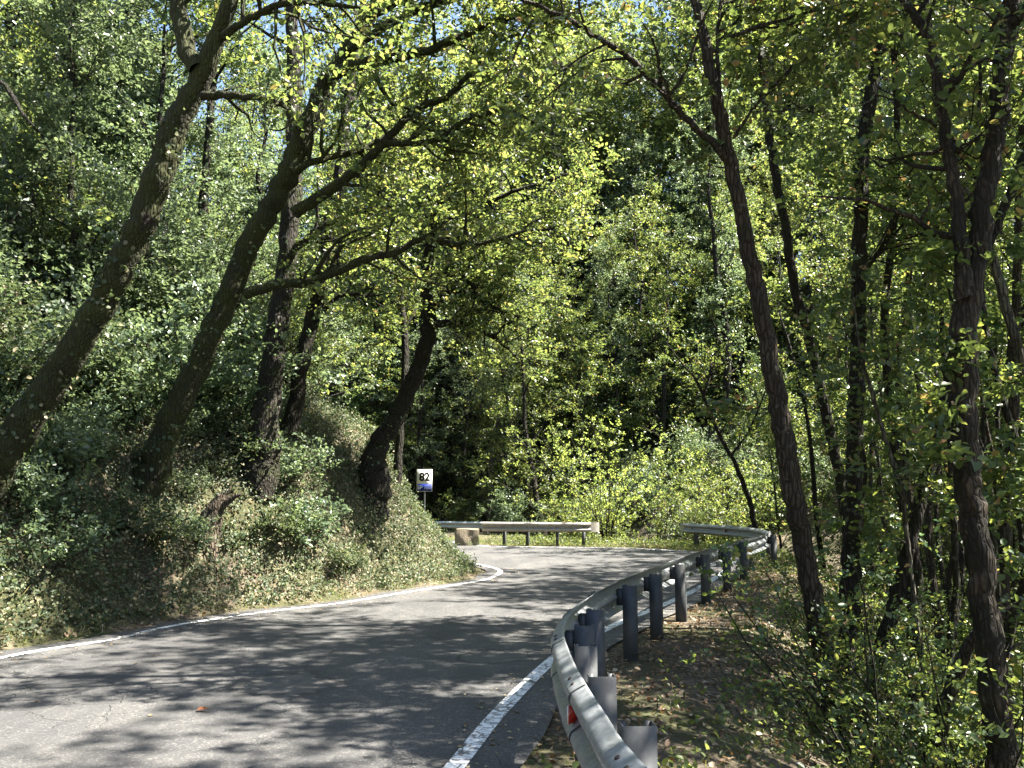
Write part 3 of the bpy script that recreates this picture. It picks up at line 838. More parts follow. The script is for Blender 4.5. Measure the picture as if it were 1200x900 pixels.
# left hillside
gl = 'trees on the hillside above the left bank'
left_trees = [proto_tree('hillside_tree', 'grey green leafy tree on the slope above the left bank', 'tree', gl, 8, .1, .15, 2.3, 22, 6, 9, 10, .082, 'bark_dark', 'grey_leaf', 101),
              proto_tree('hillside_tree', 'grey green leafy tree on the slope above the left bank', 'tree', gl, 6.5, .08, .1, 2.0, 22, 6, 9, 10, .082, 'bark_oak', 'grey_leaf', 102),
              proto_tree('hillside_tree', 'grey green leafy tree on the slope above the left bank', 'tree', gl, 9.5, .11, .2, 2.3, 22, 6, 9, 10, .082, 'bark_dark', 'oak_leaf', 103)]
print('left', scatter(left_trees, 36, (-26, -3), (11, 42), lambda x, y, dl, dr: dl > 4.2 and abs(x) < .62 * y + 2, rng, 1.25))
print('left far', scatter([copy_tree(o) for o in left_trees], 24, (-40, -8), (34, 62), lambda x, y, dl, dr: dl > 4 and abs(x) < .62 * y + 3, rng, 2.2, 1.2, 1.6))
gs = 'bushes under the trees on the left slope'
left_sh = [proto_shrub('leafy_bush', 'grey green bush under the trees on the left slope', 'bush', gs, 1.9, 1.2, 12, 5, 8, .08, 'grey_leaf', 111),
           proto_shrub('leafy_bush', 'grey green bush under the trees on the left slope', 'bush', gs, 1.5, 1.2, 12, 5, 8, .07, 'ivy_leaf', 112)]
print('left shrubs', scatter(left_sh, 190, (-22, -1), (8.5, 42), lambda x, y, dl, dr: dl > (2.4 if y < 15 else 4.6) and abs(x) < .62 * y + 2, rng, .75))
gh = 'tall shrubs high on the left slope'
high_sh = [proto_shrub('tall_shrub', 'tall grey green shrub high on the left slope behind the trunks', 'shrub', gh, 3.2, 1.6, 13, 5, 9, .075, 'grey_leaf', 115, spray=.36),
           proto_shrub('tall_shrub', 'tall grey green shrub high on the left slope behind the trunks', 'shrub', gh, 2.6, 1.5, 13, 5, 9, .07, 'oak_leaf', 116, spray=.34)]
print('high', scatter(high_sh, 80, (-20, -5), (12, 30), lambda x, y, dl, dr: dl > 4.2 and abs(x) < .62 * y + 1.5, rng, .55))
gb_ = 'bramble clumps on the face of the left bank'
clump = [proto_shrub('bramble_clump', 'low bramble clump on the face of the left bank', 'bramble', gb_, .55, .7, 9, 5, 7, .05, 'ivy_leaf', 113, spray=.2),
         proto_shrub('bramble_clump', 'low bramble clump on the face of the left bank', 'bramble', gb_, .75, .8, 9, 5, 7, .055, 'grey_leaf', 114, spray=.22)]
print('clumps', scatter(clump, 70, (-12, -1), (6, 22), lambda x, y, dl, dr: y < 15 and .9 < dl < 3.2 and (dl > 1.5 or (x * 7.3 + y * 3.1) % 1 < .5), rng, .42, .6, 1.25))
# across the bend
gf = 'trees on the slope across the road bend'
far_trees = [proto_tree('far_slope_tree', 'tall full crowned tree on the slope across the road bend', 'tree', gf, 13, .16, .12, 3.2, 24, 5, 9, 9, .1, 'bark_dark', 'oak_leaf', 121),
             proto_tree('far_slope_tree', 'tall full crowned tree on the slope across the road bend', 'tree', gf, 11, .14, .1, 3.0, 24, 5, 9, 9, .1, 'bark_oak', 'hazel_leaf', 122),
             proto_tree('far_slope_tree', 'tall full crowned tree on the slope across the road bend', 'tree', gf, 14, .17, .2, 3.2, 24, 5, 9, 9, .1, 'bark_dark', 'grey_leaf', 123)]
print('far', scatter(far_trees, 20, (-14, 24), (33.5, 48), lambda x, y, dl, dr: dr > 5.5 and abs(x) < .62 * y + 3 and not (x > 9 and y < 46) and not clearing(x, y), rng, 3.0, .7, 1.05))
print('far', scatter([copy_tree(o) for o in far_trees], 60, (-36, 44), (46, 84), lambda x, y, dl, dr: dr > 6.5 and abs(x) < .62 * y + 3, rng, 2.8, 1.6, 2.3))
gfs = 'bushes at the foot of the far slope'
far_sh = [proto_shrub('leafy_bush', 'dark bush at the foot of the slope across the bend', 'bush', gfs, 2.2, 1.5, 12, 5, 9, .09, 'grey_leaf', 131),
          proto_shrub('leafy_bush', 'dark bush at the foot of the slope across the bend', 'bush', gfs, 2.8, 1.5, 12, 5, 8, .1, 'oak_leaf', 132)]
print('far fill', scatter([copy_tree(o) for o in far_trees], 26, (-34, -6), (38, 62), lambda x, y, dl, dr: dr > 4.5 and abs(x) < .62 * y + 3, rng, 1.9, 1.0, 1.6))
print('far fill', scatter([copy_tree(o) for o in far_trees], 16, (4, 42), (44, 72), lambda x, y, dl, dr: dr > 6.5 and x < .62 * y + 3, rng, 1.9, 1.2, 1.8))
print('far high', scatter([copy_tree(o) for o in far_trees], 26, (-12, 20), (49, 66), lambda x, y, dl, dr: dr > 6.5, rng, 1.6, 1.7, 2.3))
print('far low', scatter([copy_tree(o) for o in far_trees], 44, (-12, 30), (41, 60), lambda x, y, dl, dr: dr > 6.5 and abs(x) < .62 * y + 3, rng, 1.7, .8, 1.2))
print('far shrubs', scatter(far_sh, 130, (-24, 24), (31, 58), lambda x, y, dl, dr: dr > 4.6 and abs(x) < .62 * y + 2 and not (2 < x < 6.5 and y < 33), rng, 1.1))
# right-hand wood
gt = 'tall thin trees along the right of the road'  # added so their high crowns dapple the road; several stand out of view
tall = [proto_tree('tall_tree', 'tall thin tree with a high open crown right of the road', 'tree', gt, 12, .085, .5, 2.8, 16, 3, 9, 9, .085, 'bark_dark', 'oak_leaf', 146, spray=.3),
        proto_tree('tall_tree', 'tall thin tree with a high open crown right of the road', 'tree', gt, 10.5, .075, .48, 2.6, 16, 3, 9, 9, .085, 'bark_brown', 'hazel_leaf', 147, spray=.3)]
RT = norm(np.gradient(RP, axis=0)); RN = np.column_stack([RT[:, 1], -RT[:, 0]])
kt = 0
for row, (o_, y0, st) in enumerate(((4.2, 10.5, 3.4), (6.6, 3.6, 2.8), (9.2, 9.5, 2.9))):
    yy = y0
    while yy < 29:
        i_ = int(np.argmin(np.abs(RP[:150, 1] - yy)))
        q = RP[i_] + np.array([o_, 0]) + rng.normal(0, .45, 2)
        if yy > 18.5: break
        yy += st * rng.uniform(.85, 1.15)
        if clearing(q[0], q[1]) or any((q[0] - a) ** 2 + (q[1] - b) ** 2 < 1.2 for a, b in PLACED): continue
        PLACED.append((q[0], q[1]))
        o = tall[kt % 2] if kt < 2 else copy_tree(tall[kt % 2])
        s_ = rng.uniform(.88, 1.1) * (1.3 if row > 0 and yy < 20 else 1)
        o.location = (q[0], q[1], tz(q[0], q[1])); o.rotation_euler = (rng.normal(0, .04), rng.normal(0, .04), rng.uniform(0, 6.28)); o.scale = (s_, s_, s_)
        kt += 1
for x_, y_, s_ in ((8.4, 5.9, 1.4), (8.3, 19.6, 1.0), (9.6, 21.4, 1.0), (9.9, 23.9, 1.05), (9.6, 26.6, 1.0), (12.2, 22.5, 1.15), (12.7, 25.3, 1.2), (11.5, 19.9, 1.1)):  # more trees added to shade road stretches the rows miss
    PLACED.append((x_, y_))
    o = copy_tree(tall[kt % 2]); kt += 1
    o.location = (x_, y_, tz(x_, y_)); o.rotation_euler = (0, 0, kt * 1.7); o.scale = (s_, s_, s_)
gr = 'slender trees in the wood on the right'
right_trees = [proto_tree('wood_tree', 'slender leafy tree in the wood to the right of the guardrail', 'tree', gr, 10, .08, .12, 1.9, 24, 4, 8, 9, .08, 'bark_dark', 'hazel_leaf', 141),
               proto_tree('wood_tree', 'slender leafy tree in the wood to the right of the guardrail', 'tree', gr, 12, .09, .18, 2.1, 24, 4, 8, 9, .08, 'bark_oak', 'hazel_leaf', 142),
               proto_tree('wood_tree', 'slender leafy tree in the wood to the right of the guardrail', 'tree', gr, 9, .06, .08, 1.7, 22, 4, 8, 9, .078, 'bark_brown', 'oak_leaf', 143)]
print('right', scatter(right_trees, 46, (5, 32), (11, 35), lambda x, y, dl, dr: dr > 7.5 and x < .66 * y + 4 and not clearing(x, y), rng, 1.6))
gp_ = 'slim bare stemmed trees in the right wood'
pole = [proto_tree('slim_tree', 'slim bare stemmed tree with a small high crown in the right wood', 'tree', gp_, 9.5, .055, .6, 1.1, 6, 3, 4, 8, .08, 'bark_dark', 'hazel_leaf', 148, lean=.08),
        proto_tree('slim_tree', 'slim bare stemmed tree with a small high crown in the right wood', 'tree', gp_, 8.5, .045, .55, 1.1, 6, 3, 4, 8, .08, 'bark_oak', 'hazel_leaf', 149, lean=-.1)]
print('poles', scatter(pole, 26, (3.5, 15), (9, 24), lambda x, y, dl, dr: dr > 3.2 and .3 * y < x < .64 * y, rng, .8))
gr2 = 'low young trees near the guardrail on the right'
young = [proto_tree('young_tree', 'low young tree with open leafy sprays between the trunks on the right', 'tree', gr2, 5.4, .04, .1, 1.4, 18, 4, 6, 8, .09, 'bark_oak', 'hazel_leaf', 144, spray=.5),
         proto_tree('young_tree', 'low young tree with open leafy sprays between the trunks on the right', 'tree', gr2, 4.4, .035, .1, 1.3, 16, 4, 6, 8, .09, 'bark_brown', 'hazel_leaf', 145, spray=.5)]
print('young', scatter(young, 34, (3, 18), (9.0, 30), lambda x, y, dl, dr: 4.0 < dr < 9.5 and x < .66 * y + 2 and not clearing(x, y), rng, 1.3))
print('right out', len(PLACED))
gss = 'leafy saplings among the trunks on the right'
right_sh = [proto_shrub('leafy_sapling', 'thin leafy sapling among the dark trunks on the right', 'sapling', gss, 2.2, 1.0, 6, 3, 8, .072, 'hazel_leaf', 151, spray=.34),
            proto_shrub('leafy_sapling', 'thin leafy sapling among the dark trunks on the right', 'sapling', gss, 1.5, 1.0, 6, 3, 8, .072, 'hazel_leaf', 152, spray=.34),
            proto_shrub('leafy_sapling', 'thin leafy sapling among the dark trunks on the right', 'sapling', gss, 2.9, 1.2, 7, 3, 8, .072, 'hazel_leaf', 153, spray=.34)]
print('right shrubs', scatter(right_sh, 85, (2.2, 16), (7.0, 26), lambda x, y, dl, dr: x < .66 * y + 1 and ((y < 10 and x > .44 * y and dr > 2.8) or (y >= 10 and dr > 4.4)), rng, .55, .45, .9))

print('undergrowth', scatter([copy_tree(o) for o in right_sh], 22, (2.6, 8), (6.4, 11.5), lambda x, y, dl, dr: .35 * y < x < .63 * y and dr > 2.4, rng, .5, .4, .75))
# bright bush between the two barriers
def lone(o, x, y, s=1.0, rz=0.0):
    o.location = (x, y, tz(x, y)); o.scale = (s, s, s); o.rotation_euler = (0, 0, rz)
c0 = P(712, 600, 31)
lone(proto_shrub('sunlit_bush', 'tall bright yellow green bush behind the gap between the two guardrails', 'bush', None, 4.6, 1.3, 13, 5, 9, .08, 'yellow_leaf', 161, spray=.34), c0[0], 31.0)
lone(proto_shrub('sunlit_bush', 'smaller light green feathery bush right of the tallest bright bush', 'bush', None, 3.4, 1.0, 8, 4, 9, .075, 'hazel_leaf', 162, spray=.34), P(770, 600, 32)[0], 32.0)
lone(proto_shrub('dark_bush', 'rounded dark green bush on the low ground behind the guardrail bend', 'bush', None, 2.6, 1.8, 16, 5, 9, .08, 'oak_leaf', 163, spray=.34), P(835, 600, 30)[0], 30.0)

# ------------------------------------------------------------------ ground cover, grass and litter
def sample_ground(n, xr, yr, ok, rng):
    x = rng.uniform(*xr, n); y = rng.uniform(*yr, n)
    z, dl, dr = terrain(x, y)
    k = ok(x, y, dl, dr)
    x, y, z = x[k], y[k], z[k]
    e = .06
    zx = (terrain(x + e, y)[0] - z) / e; zy = (terrain(x, y + e)[0] - z) / e
    nr = norm(np.column_stack([-np.clip(zx, -2, 2), -np.clip(zy, -2, 2), np.ones(len(x))]))
    return np.column_stack([x, y, z]), nr
rng = np.random.default_rng(9)
dryness = lambda x, y: nz(x * 1.3 + 3, y * 1.3, 0, 4)
# leafy cover of the bank
p, nr = sample_ground(150000, (-14, 1), (5, 27), lambda x, y, dl, dr: (dl > .5) & (dl < 7) & (dryness(x, y) + .35 * (dl - 1.2) > rng.uniform(-1.5, .5, len(x))), rng)
b = Buf()
sprays(b, p + nr * rng.uniform(-.02, 1, (len(p), 1)) ** 2 * (.12 + .2 * np.clip(nz(p[:, 0] * 2, p[:, 1] * 2, 2, 6), 0, 1))[:, None], nr * .5 + rng.normal(0, .7, p.shape) + np.array([0, 0, -.1]), nr, rng.uniform(.1, .26, len(p)), 6, .046, rng, .34, .3, .55)
tag(b.obj('ground_cover', M['ivy_leaf']), 'low ivy and bramble leaves covering the left bank', 'ground cover', kind='stuff')
# dry stalks and straw on the bank
def blades(buf, p, d, h, w, rng, bend=.5):
    d = norm(d); n_ = len(p)
    s = norm(np.cross(d, rng.normal(0, 1, (n_, 3))))
    h = h[:, None]
    tip = norm(d + rng.normal(0, .25, (n_, 3)) + np.array([0, 0, -bend]))
    v = np.stack([p - s * w, p + s * w, p + d * h * .55 + s * w * .7, p + d * h * .55 - s * w * .7, p + d * h * .55 + tip * h * .5], 1)
    k = np.arange(n_)[:, None] * 5
    buf.add(v.reshape(-1, 3), (k + np.array([[0, 1, 2, 3]])))
    buf.f.setdefault(3, []).append((k + np.array([[3, 2, 4]])) + (buf.n - n_ * 5))
p, nr = sample_ground(120000, (-13, .6), (5, 27), lambda x, y, dl, dr: (dl > .42) & (dl < 4) & (dryness(x, y) < rng.uniform(-.5, 1.1, len(x))), rng)
b = Buf()
blades(b, p, nr * .8 + rng.normal(0, .45, p.shape) + np.array([0, 0, .1]), rng.uniform(.07, .24, len(p)), .0055, rng, .9)
tag(b.obj('dry_grass', M['straw']), 'dry straw coloured grass hanging on the left bank', 'grass', kind='stuff')
# green grass on the verges
gmask = lambda x, y: nz(x * 1.1 - 4, y * 1.1 + 2, 1, 5)
p, nr = sample_ground(170000, (-12, 12), (2.2, 34), lambda x, y, dl, dr: (((dr > .42) & (dr < 4.2) & ((gmask(x, y) > rng.uniform(-.1, 1.0, len(x))) | ((y < 6.0) & (dr > 1.2) & (rng.uniform(0, 1, len(x)) < .8)) | ((y > 26) & (dr < 1.6)))) | ((dl > .36) & (dl < .75) & (gmask(x, y) > -.1))), rng)
b = Buf()
blades(b, p, nr * .9 + rng.normal(0, .35, p.shape), rng.uniform(.05, .17, len(p)) * (1 + .9 * (p[:, 1] < 5.2)), .0035, rng, .5)
tag(b.obj('grass', M['grass']), 'short green grass on the road verges', 'grass', kind='stuff')
# low broad weeds on the right verge and in the gully
p, nr = sample_ground(80000, (-4, 14), (2.5, 33), lambda x, y, dl, dr: (dr > .5) & (dr < 7) & (nz(x * .9 + 9, y * .9, 1, 5) > rng.uniform(-.3, .9, len(x)) - .12 * dr), rng)
b = Buf()
sprays(b, p + nr * rng.uniform(0, .14, (len(p), 1)), nr * .5 + rng.normal(0, .7, p.shape), nr, rng.uniform(.1, .24, len(p)), 5, .05, rng, .36, .3, .5)
tag(b.obj('weeds', M['oak_leaf']), 'low leafy weeds covering the verge right of the guardrail', 'ground cover', kind='stuff')
# fallen leaves
p, nr = sample_ground(150000, (-14, 14), (2, 30), lambda x, y, dl, dr: ((dr > .36) & (dr < 8) & (rng.uniform(0, 1, len(x)) < .6)) | ((dl > .3) & (dl < 4.5) & (rng.uniform(0, 1, len(x)) < .12)), rng)
b = Buf()
leaves(b, p + nr * rng.uniform(.004, .03, (len(p), 1)), norm(rng.normal(0, 1, p.shape) + 1e-6 - nr * .2), norm(nr + rng.normal(0, .35, p.shape)), rng.uniform(.03, .075, len(p)), .3, .15)
tag(b.obj('leaf_litter', M['dry_leaf']), 'dry brown fallen leaves on the verges and bank', 'fallen leaves', kind='stuff')
p, nr = sample_ground(2600, (-13, 8), (2.5, 24), lambda x, y, dl, dr: ((dl > .5) & (dl < 4)) | ((dr > .5) & (dr < 5)), rng)
b = Buf()
for q_, n_ in zip(p, nr):
    d_ = norm(rng.normal(0, 1, 3) + np.array([0, 0, .1])); d_ = norm(d_ - n_ * (d_ @ n_) * .85)
    L_ = rng.uniform(.08, .4); k_ = q_ + d_ * L_ * .5 + rng.normal(0, .03, 3)
    tube(b, [q_ + n_ * .02, k_ + n_ * .04, q_ + d_ * L_ + n_ * rng.uniform(.01, .1)], [.005, .004, .0015], 4, cap=False)
tag(b.obj('dead_twigs', M['bark_pale']), 'thin dead twigs scattered over the bank and the right verge', 'twigs', kind='stuff')
# a few on the road edges
p, nr = sample_ground(9000, (-7, 6), (4, 27), lambda x, y, dl, dr: ((dl > -.5) & (dl < .4) & (rng.uniform(0, 1, len(x)) < .75)) | ((dr > -.3) & (dr < .4)) | ((dl < -.5) & (dr < -.3) & (rng.uniform(0, 1, len(x)) < .012)), rng)
p[:, 2] = .008
b = Buf()
leaves(b, p, norm(rng.normal(0, 1, p.shape) * np.array([1, 1, .1])), norm(np.array([0, 0, 1.0]) + rng.normal(0, .25, p.shape)), rng.uniform(.02, .05, len(p)), .3, .12)
tag(b.obj('road_litter', M['dry_leaf']), 'small dry leaves and crumbs gathered along the road edges', 'fallen leaves', kind='stuff')
q = G(230, 834)
b = Buf(); rg = np.random.default_rng(2)
leaves(b, np.array([[q[0], q[1], .012], [q[0] + .05, q[1] + .01, .02]]), norm(np.array([[1, .2, .1], [.7, -.4, .25]])), np.array([[0, -.3, 1.0], [0.1, .3, 1.0]]), np.array([.075, .06]), .36, .16)
tag(b.obj('fallen_leaf', M['orange_leaf']), 'single curled orange leaf lying on the near road surface', 'leaf')

# stump on the bank
def stump():
    rg = np.random.default_rng(4)
    base = P(246, 545, 13.0); z = tz(base[0], base[1])
    root = empty('tree_stump', (base[0], base[1], z), label='broken mossy brown stump between two leaning oaks on the bank', cat='stump')
    b = Buf()
    tube(b, [(0, 0, -.3), (.02, 0, .1), (.08, .02, .4), (.2, .02, .62)], [.2, .17, .14, .09], 12, n=14, rough=.12, rng=rg)
    for k in range(7):
        a = rg.uniform(0, 6.28)
        tube(b, [(.18 + .05 * math.cos(a), .02 + .05 * math.sin(a), .55), (.24 + .09 * math.cos(a), .02 + .08 * math.sin(a), .62 + rg.uniform(.08, .22))], [.03, .006], 5)
    tube(b, [(.1, 0, .35), (.35, -.02, .6), (.5, -.04, .66)], [.07, .05, .02], 7, n=8, rough=.1, rng=rg)
    b.obj('stump_wood', M['bark_dry'], root, smooth=True)
stump()

# ------------------------------------------------------------------ guardrails
PROF = [(.000, .312), (.012, .306), (.05, .286), (.072, .272), (.081, .252), (.081, .236), (.072, .218), (.045, .2), (.014, .178), (.006, .156), (.014, .134), (.045, .112), (.072, .094), (.081, .076), (.081, .06), (.072, .04), (.05, .026), (.012, .006), (.0, .0)]
def beam_mesh(path, zt, side=1.0):
    """closed W profile swept along path (x, y, z of the top edge); side=+1: hump to the left of travel"""
    b = Buf()
    pr = np.array(PROF); t = norm(np.gradient(pr, axis=0)); nn = np.column_stack([t[:, 1], -t[:, 0]])
    ring = np.vstack([pr + nn * -.0022, (pr + nn * .0022)[::-1]])
    m = len(ring); n_ = len(path)
    tg = norm(np.gradient(path[:, :2], axis=0)); lf = np.column_stack([-tg[:, 1], tg[:, 0]]) * side
    v = np.zeros((n_, m, 3))
    v[..., :2] = path[:, None, :2] + lf[:, None, :] * ring[None, :, :1]
    v[..., 2] = path[:, 2][:, None] + zt - .312 + ring[None, :, 1]
    i, j = np.meshgrid(np.arange(n_ - 1), np.arange(m), indexing='ij'); j2 = (j + 1) % m
    b.add(v.reshape(-1, 3), np.stack([i * m + j, i * m + j2, (i + 1) * m + j2, (i + 1) * m + j], -1).reshape(-1, 4))
    return b, lf
def at(path, s):
    d = np.concatenate([[0], np.cumsum(np.linalg.norm(np.diff(path[:, :2], axis=0), axis=1))])
    p = np.array([np.interp(s, d, path[:, k]) for k in range(3)])
    q = np.array([np.interp(s + .05, d, path[:, k]) for k in range(3)]); q0 = np.array([np.interp(s - .05, d, path[:, k]) for k in range(3)])
    return p, norm((q - q0)[:2])
def near_s(path, x, y):
    d = np.concatenate([[0], np.cumsum(np.linalg.norm(np.diff(path[:, :2], axis=0), axis=1))])
    return d[int(np.argmin((path[:, 0] - x) ** 2 + (path[:, 1] - y) ** 2))]
def guardrail(label, pts, posts, zt, bm, pm, side=1.0, joints=4.0, joint0=1.0, ends=(False, False), spacer=.055, reflectors=(), post_top=-.02):
    path = catmull(np.array(pts, float), max(30, len(pts) * 9))
    root = empty('guardrail', tuple(path[0][:2]) + (tz(*path[0][:2]),), label=label, cat='guardrail')
    off = np.array(root.location)
    path = path - off
    b, lf = beam_mesh(path, zt, side)
    b.obj('rail_beam', M[bm], root, smooth=True)
    L = np.sum(np.linalg.norm(np.diff(path[:, :2], axis=0), axis=1))
    for s in posts:
        p, t = at(path, s); l = np.array([-t[1], t[0]]) * side
        gz = tz(p[0] + off[0] - l[0] * .15, p[1] + off[1] - l[1] * .15) - off[2]
        top = p[2] + zt + post_top
        ax = np.array([[t[0], t[1], 0], [l[0], l[1], 0], [0, 0, 1]])
        pb = Buf(); h = top - gz + .25; zc = gz - .25 + h / 2
        T = np.array([t[0], t[1], 0]); Ln = np.array([l[0], l[1], 0]); Zc = np.array([0, 0, zc])
        c = np.array([p[0], p[1], 0]) - Ln * (spacer + .07)
        box(pb, c + Zc - T * .043, (.006, .14, h), ax=ax)                  # web, flat side across the rail
        box(pb, c + Zc + Ln * .0675 + T * .0025, (.085, .005, h), ax=ax)
        box(pb, c + Zc - Ln * .0675 + T * .0025, (.085, .005, h), ax=ax)
        box(pb, c + Zc + Ln * .052 + T * .0475, (.005, .026, h - .004), ax=ax)
        box(pb, c + Zc - Ln * .052 + T * .0475, (.005, .026, h - .004), ax=ax)
        pb.obj('post', M[pm], root)
        sb = Buf(); zs = p[2] + zt - .156
        Zs = np.array([0, 0, zs]); P0 = np.array([p[0], p[1], 0])
        box(sb, P0 + Zs - Ln * (spacer / 2 - .004) + T * .03, (.006, spacer + .02, .16), ax=ax)
        box(sb, P0 + Zs - Ln * (spacer / 2 - .004) - T * .03, (.006, spacer + .02, .16), ax=ax)
        box(sb, P0 + Zs - Ln * (spacer / 2 - .004) + np.array([0, 0, .083]), (.07, spacer, .006), ax=ax)
        sb.obj('spacer', M[pm], root)
        bb = Buf()
        tube(bb, [P0 + Zs + Ln * .0, P0 + Zs + Ln * .022], [.016, .013], 8)
        bb.obj('bolt', M['bolt'], root)
    s = joint0
    while s < L - .3:
        p, t = at(path, s); l = np.array([-t[1], t[0]]) * side
        T = np.array([t[0], t[1], 0]); Ln = np.array([l[0], l[1], 0])
        ss = np.linspace(s - .17, s + .17, 9)
        sub = np.array([at(path, q_)[0] for q_ in ss])
        lb_, lfl = beam_mesh(sub, zt, side)
        v_ = lb_.v[0]; m_ = len(PROF) * 2
        v_ = v_ + np.column_stack([np.repeat(lfl, m_, 0) * .0055, np.full(len(v_), .0035)])
        lb_.v[0] = v_
        lb_.obj('lap_plate', M[bm], root, smooth=True)
        for dz, o in ((-.026, .05), (-.215, .05)):
            for dt in (-.06, .06):
                jb = Buf()
                q = p + np.array([0, 0, zt + dz]) + Ln * o + T * dt
                nrm = norm(Ln * .5 + np.array([0, 0, .85 if dz in (-.026, -.215) else -.6]))
                tube(jb, [q - nrm * .004, q + nrm * .014], [.014, .012], 7)
                jb.obj('joint_bolt', M['bolt'], root)
        s += joints
    for k, e in enumerate(ends):
        if not e: continue
        i0 = 0 if k == 0 else -1
        p = path[i0]; t = norm((path[1] - path[0])[:2]) * -1 if k == 0 else norm((path[-1] - path[-2])[:2])
        l = lf[i0]
        eb = Buf(); n_ = 9
        pr = np.array([(.0, 0), (.13, -.01), (.24, -.03), (.3, -.075), (.31, -.13), (.27, -.17)])
        pl = np.array([p[:2] + t * a - l * bb_ + l * .04 for a, bb_ in [(x, -y) for x, y in pr]])
        v = []
        for q in pl:
            v += [[q[0], q[1], p[2] + zt - .315], [q[0], q[1], p[2] + zt + .003]]
        v2 = [[x + l[0] * .005, y + l[1] * .005, z] for x, y, z in v]
        f = [[2 * i, 2 * i + 2, 2 * i + 3, 2 * i + 1] for i in range(len(pl) - 1)]
        eb.add(v, f); eb.add(v2, [q[::-1] for q in f])
        eb.obj('end_plate', M[bm], root, smooth=True)
    for s, kind in reflectors:
        p, t = at(path, s); l = np.array([-t[1], t[0]]) * side
        ax = np.array([[t[0], t[1], 0], [l[0], l[1], 0], [0, 0, 1]])
        T = np.array([t[0], t[1], 0]); Ln = np.array([l[0], l[1], 0])
        c = p + np.array([0, 0, zt - .156]) + Ln * .045
        h = empty('reflector', c); h.parent = root
        # a bent plate: one face along the rail, one face turned to oncoming traffic
        wb, rb = Buf(), Buf()
        def wedge(buf, lo, hi, o0, o1, a=.13):
            d0, d1 = T * -a * kind, T * 0.0
            v = [d0 * .2 + Ln * o0 + np.array([0, 0, lo]), d0 + Ln * o1 + np.array([0, 0, lo]), d0 + Ln * o1 + np.array([0, 0, hi]), d0 * .2 + Ln * o0 + np.array([0, 0, hi])]
            v += [q - T * .006 * kind for q in v]
            buf.add(v, [[0, 1, 2, 3], [4, 7, 6, 5], [0, 4, 5, 1], [1, 5, 6, 2], [2, 6, 7, 3], [3, 7, 4, 0]])
        wedge(rb, -.04, .045, -.03, .035, .1)
        rb.obj('red_face', M['red'], h)
        box(wb, Ln * .039 - T * .097 * kind, (.01, .007, .085), ax=ax); wb.obj('white_edge', M['white'], h)
    return root

def rp(px, py, z=.75):
    v = G(px, py, z); return (v[0], v[1], 0.0)
near_path = [(1.35, -1.2, 0), (1.02, .2, 0), (.7, 1.5, 0), rp(752, 893), rp(712, 840), rp(683, 795), rp(668, 765), rp(661, 738), rp(672, 716), rp(700, 694), rp(728, 680), rp(757, 668.5), rp(786, 658), rp(816, 647.5), rp(842, 640), rp(862, 633.5), (5.1, 18.2, 0), (6.1, 20.6, 0), (6.55, 22.6, 0), (6.55, 24.4, 0), (6.15, 26.2, 0), (5.55, 27.8, 0)]
pth = catmull(np.array(near_path), len(near_path) * 9)
post_xy = [(1.1, -.2), (.85, 1.0), (.62, 1.95)] + [G(a, b_, .73) for a, b_ in ((726, 829), (697, 781), (677, 750), (664, 730), (668, 718))][:0]
post_s = [near_s(pth, *q) for q in post_xy]
s0 = near_s(pth, *(rp(712, 840)[:2]))
post_s = [near_s(pth, 1.1, -.2), near_s(pth, .72, 1.4), s0 - 1.0, s0, s0 + .95, s0 + 1.85, s0 + 2.7, s0 + 3.6]
for px_, py_ in ((725, 681), (757, 668.5), (786, 658), (816, 647.5), (842, 640)):
    post_s.append(near_s(pth, *(rp(px_, py_)[:2])))
post_s += [near_s(pth, 4.75, 17.2), near_s(pth, 6.0, 20.3), near_s(pth, 6.55, 22.6), near_s(pth, 6.5, 24.7), near_s(pth, 5.7, 27.3)]
guardrail('long galvanised guardrail curving from the near right foreground round the outside of the bend', near_path, post_s, .75, 'galv', 'galv_post',
          joint0=s0 - .55, joints=1.3, reflectors=((s0 + .75, 1), (near_s(pth, 6.3, 25.6), 1)), ends=(False, True), post_top=-.03)
def gp(px, y): return ((px - 600) / FPX * y * 1.008, y, 0)
tan_path = [gp(690, 28.3), gp(672, 28.25), gp(640, 28.35), gp(600, 28.6), gp(566, 28.9)]
guardrail('short tan stained guardrail across the bend, from the stone block to the bright bush', tan_path, [.2, 1.1, 2.1, 2.9], .76, 'galv_tan', 'galv_post', joint0=1.9, joints=5, ends=(True, False))
blue_path = [gp(606, 36.6), gp(570, 37.2), gp(530, 37.9), gp(495, 38.8), gp(440, 41.5), gp(380, 45)]
guardrail('farthest guardrail, bluish steel, low behind the stone block at the left of the bend', blue_path, [.3, 1.5, 2.7, 3.9, 5.1, 6.4, 8.0], .5, 'galv_blue', 'galv_post', joint0=2.0, joints=3, ends=(True, False))

